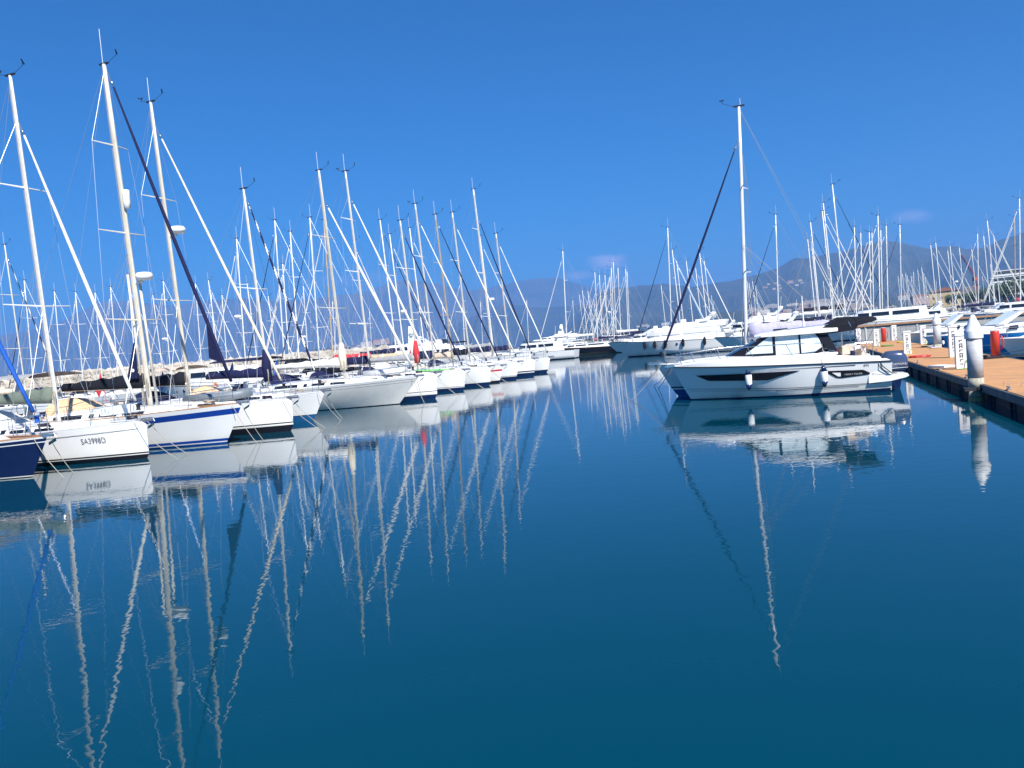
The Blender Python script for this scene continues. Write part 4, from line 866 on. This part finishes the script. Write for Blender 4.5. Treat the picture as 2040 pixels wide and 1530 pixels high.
# ---------------------------------------------------------------- motor yachts
def motor_yacht(label, pos, h, L, B=None, hull='gel', fs=1.3, fb=2.0, fly=True, band='navy', arch=True, dark=False, name='motor_yacht', top='gel', tower=0, winmat='glass', rake=1.6, rail=True, low=False):
    r = thing(name, label, 'motor yacht', pos, ang(h)); B = B or L * .28; H = Hull(L, B, fs, fb, rake=rake, tr=.88, pw=2.0, sterno=.1)
    H.build(r, [(-.4, 0, band), (.34 if low else .12, 0, hull), (.45 * fs, 0, hull)], n=22); H.deck(r, 'nonskid', n=16); H.rail(r, 'charcoal' if not low else 'wood', .03)
    def tier(x0, x1, w, z0, z1, sl_f, sl_b, nm='cabin', win=True, mat=top):
        n = 8; q = []
        for i in range(n + 1):
            t = i / n; x = x0 + (x1 - x0) * t; ww = w * (1 - .55 * max(0, (t - .55) / .45) ** 2); q.append([(x + sl_b * (1 - t) * 0, -ww, z0), (x, -ww * .97, z0 + (z1 - z0) * .45), (x, -ww * .9, z1), (x, ww * .9, z1), (x, ww * .97, z0 + (z1 - z0) * .45), (x, ww, z0)])
        dxs = [sl_b, sl_f]
        q[0] = [(v[0] + (sl_b if k in (2, 3) else sl_b * .4 if k in (1, 4) else 0), v[1], v[2]) for k, v in enumerate(q[0])]
        q[-1] = [(v[0] - (sl_f if k in (2, 3) else sl_f * .45 if k in (1, 4) else 0), v[1], v[2]) for k, v in enumerate(q[-1])]
        q[-2] = [(v[0] - (sl_f * .5 if k in (2, 3) else sl_f * .2 if k in (1, 4) else 0), v[1], v[2]) for k, v in enumerate(q[-2])]
        o = MB().loft(q).build(nm, mat, r)
        if win:
            for sd in (-1, 1):
                for a, b in ((.12, .42), (.46, .66), (.69, .82)):
                    g = []
                    for t in (a, (a + b) / 2, b):
                        x = x0 + (x1 - x0) * t; ww = w * (1 - .55 * max(0, (t - .55) / .45) ** 2)
                        g.append([(x, sd * (ww * .975 + .015), z0 + (z1 - z0) * .58), (x, sd * (ww * .93 + .02), z0 + (z1 - z0) * .82), (x, sd * (ww * .91), z0 + (z1 - z0) * .82), (x, sd * (ww * .95), z0 + (z1 - z0) * .58)])
                    MB().loft(g).build('window', winmat, o)
        return o
    zc = (fs + fb) / 2
    if low: tier(-L * .30, L * .33, B * .34, fs - .05, fs + .75, L * .10, .2, mat=top)
    else:
        tier(-L * .32, L * .30, B * .40, zc - .3, zc + 1.25, L * .13, .3)
        tier(-L * .02, L * .42, B * .26, zc - .2, zc + .55, L * .14, .1, nm='foredeck_trunk', win=False)
        if fly:
            tier(-L * .34, L * .10, B * .37, zc + 1.2, zc + 1.85, L * .09, -.2, nm='flybridge', win=False)
            MB().box((-L * .05, 0, zc + 2.0), (.5, .7, .5)).box((-L * .16, 0, zc + 1.95), (.7, 1.6, .3)).build('flybridge_seat', 'c_white', r)
            MB().loft([[(L * .03, -B * .28, zc + 1.8), (L * .06, 0, zc + 1.8), (L * .03, B * .28, zc + 1.8)], [(-.0 * L, -B * .26, zc + 2.2), (L * .025, 0, zc + 2.2), (0, B * .26, zc + 2.2)]], closed=False).build('flybridge_screen', 'glass', r)
        if arch:
            zz = zc + (1.8 if fly else 1.2)
            for sd in (-1, 1): MB().prism([(-L * .22, zz), (-L * .27, zz + .65), (-L * .24, zz + .65), (-L * .17, zz)], sd * B * .36 - .05, sd * B * .36 + .05).build('radar_arch_leg', 'gel', r)
            a = MB().box((-L * .255, 0, zz + .65), (.5, B * .76, .12)).build('radar_arch', 'gel', r); MB().lathe([(.03, -.12), (.3, -.1), (.32, .05), (.2, .14), (0, .16)], 14, (-L * .255, 0, zz + .87)).build('radar_dome', 'white', a)
            MB().tube([(-L * .255, .4, zz + .65), (-L * .27, .4, zz + 2.2)], .018, 5).build('antenna', 'white', a)
    if tower:
        zz = zc + 1.8; MB().loft([[(x - w, -w * 1.2, z), (x + w, -w * 1.2, z), (x + w, w * 1.2, z), (x - w, w * 1.2, z)] for x, w, z in ((-L * .1, L * .045, zz), (-L * .115, L * .022, zz + tower * .8), (-L * .12, L * .012, zz + tower))][::-1]).box((-L * .11, 0, zz + tower * .5), (L * .03, L * .13, .2)).lathe([(0, -.5), (.6, -.4), (.7, 0), (.5, .5), (0, .6)], 10, (-L * .11, L * .05, zz + tower * .62)).lathe([(0, -.5), (.6, -.4), (.7, 0), (.5, .5), (0, .6)], 10, (-L * .11, -L * .05, zz + tower * .62)).build('radar_mast', 'white', r)
    if rail:
        for sd in (-1, 1):
            pts = [H.pt(u, H.sheer(u), sd, -.08) + Vector((0, 0, .62)) for u in (.30, .42, .55, .68, .8, .9, .97)] + [Vector((L / 2, 0, fb + .66))]
            mb = MB().tube(pts, .018, 5)
            for p in pts[::1]: mb.tube([p, p - Vector((0, 0, .62))], .012, 4)
            mb.build('bow_rail', 'steel', r)
    for sd in (-1, 1):
        for u in (.5, .58, .66, .74): 
            p = H.pt(u, fs * .8 + .1, sd, .01); MB().lathe([(0, -.02), (.13, -.015), (.13, .015), (0, .02)], 12, p, axis=Matrix.Rotation(math.pi / 2, 3, 'X')).build('porthole', 'glass', r)
    return r, H
h = Vector((-.93, .36, 0)).normalized()
r, H = motor_yacht('large white flybridge motor yacht with dark fenders beyond the cabin motorboat', Vector((13.8, 91.8, 0)) - h * (8.2 - 1.9), h, 16.4, fs=1.35, fb=1.95, rake=2.3, winmat='gelgrey')
for i, u in enumerate((.30, .45, .58, .66, .74)): fender(wpt(r, H.pt(u, 1.25, 1, .2)), 'dark fender hanging along the side of the large white motor yacht', 'c_black', 'black', r=.16, l=.8, hang=.5, group='dark fenders on the large motor yacht')
motor_yacht('white flybridge motor yacht moored behind and right of the larger one', (31.0, 97, 0), h, 13, fs=1.5, fb=2.1)
motor_yacht('white motor yacht half hidden behind the lilac boom cover', (27, 80, 0), HL, 11, fs=1.2, fb=1.6, fly=False)
motor_yacht('low black motor yacht with a wood-coloured waterline at the channel end', (12.6, 124.5, 0), Vector((-.95, .3, 0)).normalized(), 13.5, fs=1.1, fb=1.5, low=True, hull='black', top='gel', arch=False, band='wood', rake=2.2)
motor_yacht('white motor cruiser with square cabin windows beyond the end of the pontoon', (40.5, 83, 0), HL, 13.5, fs=1.7, fb=2.0, fly=False, arch=False)
motor_yacht('white superyacht with a stepped radar mast on the far water left of the channel', (18, 300, 0), Vector((-1, .1, 0)).normalized(), 26, fs=2.5, fb=3.6, tower=4, rake=4, name='superyacht')
motor_yacht('white superyacht with a tall radar tower behind the red boom cover', (-26, 235, 0), Vector((1, .1, 0)).normalized(), 30, fs=3, fb=4, tower=5.5, rake=4, name='superyacht')
motor_yacht('low white motor yacht with a long dark window band, behind the front row at left', (-24, 62, 0), HL, 12, fs=1.4, fb=1.8, fly=False, arch=False)
motor_yacht('white motor cruiser left of the channel behind the last front-row yachts', (-8, 96, 0), HR, 13, fs=1.6, fb=2.1)
for i, (x, y_, L, f) in enumerate(((4, 112, 12, 0), (22, 118, 14, 1), (33, 126, 15, 1), (44, 112, 13, 1), (55, 104, 12, 0), (64, 96, 13, 1), (-14, 118, 13, 1), (26, 140, 16, 1))):
    motor_yacht(['white open cruiser at the far left side of the channel end', 'white motor yacht behind the wood-lined dark one', 'white motor yacht behind the largest flybridge yacht', 'white motor yacht in the far row under the leaning masts', 'white cruiser in the far row beneath the tall black-stayed mast', 'white motor yacht in the far row beyond the far pile', 'white motor yacht behind the tan-masted yachts', 'white motor yacht farthest behind the channel end'][i], (x, y_, 0), HL if x > 0 else HR, L, fs=1.2, fb=1.6, fly=bool(f and i in (1, 7)), arch=i % 2 == 0)
# small boats on the far side of the pontoon
def small_boat(label, bow, h, L, hull, cover=None, name='small_motorboat'):
    H = MHull(L, L * .33, .85, 1.08, rake=.9, sterno=.1); r = thing(name, label, 'motorboat', Vector((bow[0], bow[1], 0)) - h * (L / 2), ang(h))
    H.build(r, [(-.3, 0, hull[0]), (.22, 0, hull[1]), (.34, 0, hull[2]), (.38, 0, hull[3]), (-.12, 1, hull[4])], n=26); H.deck(r, 'nonskid', n=20); H.rail(r, 'gelgrey', .03)
    ss = [[(L * x, -w * L, H.sheer(.5) - .1), (L * x, -w * L * .8, z), (L * x, 0, z + .08), (L * x, w * L * .8, z), (L * x, w * L, H.sheer(.5) - .1)] for x, w, z in ((-.12, .135, 1.5), (.05, .13, 1.48), (.2, .10, 1.36), (.33, .05, 1.16), (.38, .02, 1.05))]
    MB().loft(ss).build('cabin', 'gel', r)
    MB().loft([[(L * .12, -L * .10, 1.46), (L * .17, 0, 1.5), (L * .12, L * .10, 1.46)], [(-L * .0, -L * .095, 2.15), (L * .04, 0, 2.2), (0, L * .095, 2.15)]], closed=False).build('windscreen', 'curtain', r)
    MB().loft([[(L * .13, s * L * .102, 1.44), (L * .0, s * L * .098, 2.16), (-L * .03, s * L * .098, 2.16), (L * .08, s * L * .104, 1.44)] for s in (-1, 1)][:1] + [[(L * .13, -L * .09, 1.44), (L * .0, -L * .088, 2.16), (-L * .03, -L * .088, 2.16), (L * .08, -L * .09, 1.44)]]).loft([[(L * .13, L * .102, 1.44), (0, L * .098, 2.16), (-L * .03, L * .098, 2.16), (L * .08, L * .104, 1.44)], [(L * .13, L * .09, 1.44), (0, L * .088, 2.16), (-L * .03, L * .088, 2.16), (L * .08, L * .09, 1.44)]]).build('screen_pillar', 'gel', r)
    MB().loft([[(-L * .0, -L * .1, 2.16), (-L * .0, 0, 2.24), (0, L * .1, 2.16)], [(-L * .27, -L * .1, 2.05), (-L * .27, 0, 2.15), (-L * .27, L * .1, 2.05)]], closed=False).build('canopy', cover or 'gel', r)
    for sd in (-1, 1):
        MB().tube([(-L * .26, sd * L * .1, 2.06), (-L * .2, sd * L * .13, 1.0)], .016, 5).build('canopy_pole', 'steel', r)
        for a in (-.08, .02): MB().prism([(L * a, 1.18), (L * a + .5, 1.18), (L * a + .42, 1.38), (L * a, 1.4)], sd * L * .125 - .03, sd * L * .125 + .05).build('cabin_window', 'glass', r)
        pts = [H.pt(u, H.sheer(u), sd, -.06) + Vector((0, 0, .5)) for u in (.6, .72, .84, .95)] + [Vector((L / 2, 0, 1.55))]
        mb = MB().tube(pts, .014, 5)
        for p in pts: mb.tube([p, p - Vector((0, 0, .5))], .01, 4)
        mb.build('bow_rail', 'steel', r)
    outboard(r, -L / 2 - .1, .5, mat='c_black', s=.9); return r, H
r, H = small_boat('bright blue and white cabin boat with a raked windscreen, right of the far pile', (24.6, 45.6), HL, 9.5, ['bluehull', 'bluehull', 'white', 'bluehull', 'bluehull'], 'gel', 'cabin_boat')
fender(wpt(r, H.pt(.93, .7, 1, .12)), 'small white fender at the bow of the blue cabin boat', r=.09, l=.4, hang=.3)
r, H = small_boat('white motorboat with a blue canopy behind the large red fire post', (21.9, 34.6), HL, 8.0, ['navy', 'gel', 'gelgrey', 'gel', 'gel'], 'c_blue')
r, H = small_boat('white open boat with a grey canopy, partly outside the right edge of the picture', (28.3, 55.5), HL, 7.5, ['navy', 'gel', 'gel', 'gel', 'gelgrey'], 'c_grey')
# fenders under the near pontoon edge
for px, py, tilt, l, c in ((2017, 799, .5, .5, 'white'), (2033, 799, -.5, .5, 'white'), (1998, 795, .1, .34, 'cream')):
    p = at(px, py, .12); o = fender(p, 'pale fender hanging at the water under the near pontoon edge, lower right', c, 'c_grey', r=.12, l=l, hang=.3, group='fenders under the pontoon edge'); o.rotation_euler = (0, tilt, -.3)
# quay with pale wall beyond the pontoon
q = thing('quay', 'pale concrete quay wall with a brownish wooden rim beyond the end of the pontoon', 'quay', (42, 72.5, 0), ang(HR))
MB().box((0, 0, .55), (17, 3, 1.9)).build('wall', 'concrete', q); MB().box((0, 0, 1.57), (17.3, 3.3, .14)).build('rim', 'wood', q)
for i in range(8): MB().box((-7.7 + i * 2.2, -1.53, .6), (.1, .07, 1.6)).build('fender_strip', 'gelgrey', q)
# pontoons under the yachts on the left
for k, (off, lab) in enumerate(((-13.2, 'long grey pontoon between the sterns behind the front row'), (-60, 'grey pontoon of the farther left yachts'))):
    c = Vector((-12.06, 25.1, 0)) + HR * off + ROWD * 30; p = thing('walkway_pontoon', lab, 'pontoon', c, ang(ROWD))
    MB().box((0, 0, .42), (78, 2.2, .12)).build('deck', 'wood', p); MB().box((0, 0, .1), (77, 1.8, .5)).build('float', 'floatdark', p)
# ---------------------------------------------------------------- background yachts, traced from their mastheads
def proto(**k):
    sp = dict(L=10.5, mx=1.0, Hm=14., rake=.3, fs=1.05, fb=1.25, low=True, nsp=2, mr_=.085, fr=.075, antenna=True); sp.update(k)
    r = thing('sailing_yacht', '', 'sailboat'); sailboat(sp, r); r['_top'] = sp['mx'] - 14 * math.tan(math.radians(2)); return r
P = dict(w=proto(cover='c_navy', hood='c_navy'), w2=proto(cover='c_white', hood='c_grey', furl='c_white', stripe='navy', cab=1.15), n=proto(furl='c_navy', cover='c_navy', hood='c_navy', fr=.065),
         s=proto(furl='c_navy', spiral='c_white', cover='c_cream', hood='c_peach', mast='mastold'), t=proto(mast='masttan', cover='c_red', hood='c_tan'), c=proto(furl='c_cream', cover='c_peach', hood='c_cream', radar=[6.5]),
         b=proto(hull='navy', bands=[(-.35, 0, 'black'), (.05, 0, 'navy'), (-.1, 1, 'gel')], cover='c_black', hood='c_black'), r=proto(cover='c_grey', hood='c_white', bimini='c_black', radar=[7.2]), d=proto(furl='c_black', cover='c_black', hood='c_black', mast='alu', fr=.055), k=proto(furl='c_sky', fr=.3, cover='c_white'))
bpy.context.view_layer.update()
FN = dict(w='white', w2='white', n='navy', s='navy-white striped', t='white', c='cream', b='white', r='white', d='black', k='loosely furled white and blue')
XN = dict(w='navy boom cover', w2='white boom cover', n='navy boom cover', s='weathered mast', t='tan mast', c='peach boom cover', b='dark navy hull', r='black bimini', d='black boom cover', k='white boom cover')
used = []; hidden = []
def circ(c, h, L): return [(c.x + h.x * L * f, c.y + h.y * L * f, L * .13) for f in (-.4, -.2, 0, .2, .36)]
for (r, H, h) in Y: used += circ(r.location, h, H.L)
for k in range(16): p = dk(-12 + k * 3.6, DW / 2); used.append((p.x, p.y, 1.9))
for k in range(5): used.append((42 + HR.x * (k - 2) * 4, 72.5 + HR.y * (k - 2) * 4, 2))
for x, y_, L in ((24.6, 85, 0),): pass
for o in COL.objects:
    if o.type == 'EMPTY' and o.get('category') in ('motor yacht', 'motorboat'): used += circ(o.location, Vector((math.cos(o.rotation_euler.z), math.sin(o.rotation_euler.z), 0)), 12)
pon = [(Vector((-12.06, 25.1, 0)) + HR * -13.2 + ROWD * t) for t in range(-8, 69, 3)]; used += [(p.x, p.y, 1.0) for p in pon]
started = set(); BG = []
def bgy(px, py, dr, kind, Hs=14., zone='', lab=None):
    h = HR if dr == 'R' else HL; pr = P[kind]; best = None
    for f in (1, 1.06, .94, 1.12, .88, 1.18, 1.25, .82, 1.33, 1.42):
        Hm = Hs * f; p = at(px, py, Hm); sc = Hm / 14.; c = p - h * (pr['_top'] * sc); c.z = 0; L = 10.5 * sc
        cc = circ(c, h, L)
        if all((a - x) ** 2 + (b - y_) ** 2 > (r1 + r2) ** 2 * .8 for a, b, r1 in cc for x, y_, r2 in used): best = (c, sc, L); break
    if not best:
        Hm = Hs; p = at(px, py, Hm); sc = Hm / 14.; c = p - h * (pr['_top'] * sc); c.z = 0; best = (c, sc, 10.5 * sc); print('overlap', px, py, kind)
    c, sc, L = best; used.extend(circ(c, h, L))
    o = copy_tree(pr) if kind in started else pr; started.add(kind)
    o.location = c; o.scale = (sc, sc, sc); o.rotation_euler = (0, 0, ang(h))
    BG.append((px, o)); tag(o, lab or 'yacht, %s sail sloping %s, %s, %s' % (FN[kind], 'right' if dr == 'R' else 'left', XN[kind], zone), None, 'yachts ' + zone)
z1 = 'far left'
for a in ((9, 487, 'R', 's', 14), (48, 558, 'L', 'n', 13), (108, 580, 'L', 'w', 12.5), (150, 581, 'L', 'w2', 12.5), (189, 582, 'L', 'w', 12.5), (220, 571, 'L', 'w2', 13), (257, 575, 'L', 'w', 13)): bgy(*a, zone=z1)
z2 = 'left past radar masts'
for a in ((304, 587, 'R', 'w', 12), (325, 559, 'L', 'r', 13), (389, 564, 'L', 'w', 13), (415, 558, 'R', 'w2', 13), (420, 584, 'L', 'w', 12), (442, 587, 'L', 'b', 12), (471, 475, 'L', 'r', 14), (492, 564, 'R', 'w', 12.5), (534, 589, 'R', 'w2', 12)): bgy(*a, zone=z2)
z3 = 'left of centre'
for a in ((547, 438, 'L', 'd', 14.5), (563, 525, 'L', 'w2', 13), (578, 461, 'L', 'w', 14), (617, 433, 'L', 'd', 14.5), (645, 438, 'L', 't', 14.5), (604, 569, 'L', 'c', 13), (705, 479, 'R', 'w', 14.5), (757, 438, 'R', 'n', 15), (776, 466, 'R', 'c', 14.5), (816, 454, 'R', 'w', 15), (736, 620, 'L', 'w', 12), (918, 549, 'L', 'w2', 13.5), (956, 470, 'R', 'r', 16), (1049, 598, 'L', 'w', 12.5), (957, 600, 'L', 'd', 12.5), (662, 600, 'L', 'b', 12), (845, 610, 'R', 'w2', 12), (880, 600, 'R', 'w', 12)): bgy(*a, zone=z3)
bgy(1121, 499, 'L', 'w2', 19, zone='', lab='tall-masted yacht standing alone at the end of the channel'); z4 = 'far cluster at centre'
for a in ((1141, 598, 'L', 'w', 12), (1154, 587, 'R', 'w2', 12.5), (1160, 578, 'R', 'w', 13), (1171, 579, 'R', 'b', 13), (1185, 542, 'L', 'w', 15), (1194, 547, 'L', 'w2', 15), (1205, 547, 'L', 'w', 15), (1215, 551, 'L', 'r', 14), (1217.6, 532.5, 'L', 'w', 16), (1221.6, 521.6, 'L', 'w2', 17), (1231, 533, 'L', 'w', 15), (1246, 535, 'L', 'b', 16), (1249, 540, 'L', 'w', 15), (1203, 576, 'R', 'w', 13), (1196, 584, 'R', 't', 12.5), (1176, 600, 'R', 'w', 12), (1183, 596, 'R', 'w2', 12)): bgy(*a, zone=z4)
z5 = 'behind big motor yacht'
for a in ((1330, 453, 'L', 'd', 15.5), (1339, 497, 'R', 'w', 15), (1317, 568, 'R', 'w2', 12.5), (1348, 520, 'R', 'k', 14), (1367, 519, 'R', 'w', 14), (1385.6, 533, 'R', 'w2', 14), (1393, 498.5, 'R', 'w', 15), (1403, 519, 'R', 'w', 14.5), (1417, 588, 'R', 'c', 12)): bgy(*a, zone=z5)
z6 = 'above the cabin motorboat'
for a in ((1488, 559, 'R', 'w', 13), (1492, 562, 'R', 'w2', 13), (1499, 560, 'R', 'w', 13), (1505, 566, 'R', 'w', 13), (1545, 427, 'L', 'd', 15.5), (1609, 476, 'R', 'w', 14.5), (1614.5, 442, 'R', 'n', 15.5), (1616, 480, 'R', 'w2', 14.5), (1638, 420, 'R', 'w', 16), (1640, 404, 'R', 'w2', 17), (1668, 550, 'L', 'w', 12.5), (1640, 560, 'R', 'w2', 12.5)): bgy(*a, zone=z6)
bgy(1658, 367, 'R', 'd', 18.5, lab='tall yacht whose long black forestay slopes down to the quay at right'); z7 = 'right of the black forestay'
for a in ((1702, 452, 'L', 'w', 15), (1714.6, 463, 'L', 'w2', 15), (1731.6, 462, 'L', 'w', 15), (1737, 463, 'L', 'r', 15), (1749, 429, 'L', 'w2', 16.5), (1754.5, 457.6, 'L', 'w', 15), (1765.5, 449, 'L', 'b', 16), (1792.6, 447.5, 'L', 'd', 16)): bgy(*a, zone=z7)
z8 = 'cluster before the town'
for a in ((1797.5, 544.5, 'R', 'w'), (1804, 544.5, 'R', 'w2'), (1807, 548, 'R', 'w'), (1815, 549, 'R', 'b'), (1820, 541, 'L', 'w'), (1828, 537, 'R', 'w2'), (1836, 532.6, 'R', 'w'), (1839, 544.5, 'R', 'c'), (1843, 552, 'R', 'w'), (1789, 550, 'R', 'w2')): bgy(*a, 14, zone=z8)
z9 = 'far right'
for a in ((1854, 487.7, 'R', 'w', 15), (1864, 483, 'R', 'w2', 15), (1888, 498.7, 'R', 'w', 14.5), (1892.7, 489.5, 'R', 'r', 15), (1911, 493, 'R', 'n', 15), (1935.7, 496, 'R', 'w', 15), (1947.6, 465, 'L', 'w2', 16), (1959.5, 469.4, 'R', 'w', 16), (1966.8, 439, 'R', 'w', 17), (1979.6, 469, 'R', 'b', 16), (1973, 526, 'R', 'w2', 13), (2031, 395, 'L', 'w', 18), (1865, 560, 'L', 'w', 13), (1957, 550, 'R', 'w2', 13)): bgy(*a, zone=z9)
bgy(2021, 431, 'L', 't', 17, lab='yacht with a thick tan mast and dark stays near the right edge')
dup = {}
for px, o in BG: dup.setdefault(o['label'], []).append((px, o))
ORD = 'leftmost,second,third,fourth,fifth,sixth,seventh,eighth,ninth'.split(',')
for lab, q in dup.items():
    if len(q) > 1:
        q.sort(key=lambda t: t[0])
        for i, (px, o) in enumerate(q): o['label'] = lab + (', %s one' % ('left', 'right')[i] if len(q) == 2 else ', leftmost such' if i == 0 else ', %s from left' % ORD[i])
for k, o in P.items():
    if k not in started: print('unused', k)
    del o['_top']
for o in COL.objects:
    if '_top' in o: del o['_top']

# ---------------------------------------------------------------- haze over the whole bay
mb = MB().box((0, 5500, 345), (19000, 13000, 697)); me_ = mb
m = bpy.data.materials.new('haze'); m.use_nodes = True; n = m.node_tree.nodes; n.clear()
v = n.new('ShaderNodeVolumePrincipled'); v.inputs['Color'].default_value = (.18, .38, .78, 1); v.inputs['Density'].default_value = 2.2e-4; v.inputs['Anisotropy'].default_value = .0
o_ = n.new('ShaderNodeOutputMaterial'); m.node_tree.links.new(v.outputs[0], o_.inputs['Volume']); MT['haze'] = m
tag(mb.build('haze', 'haze'), 'thin blue haze over the whole bay', kind='stuff')
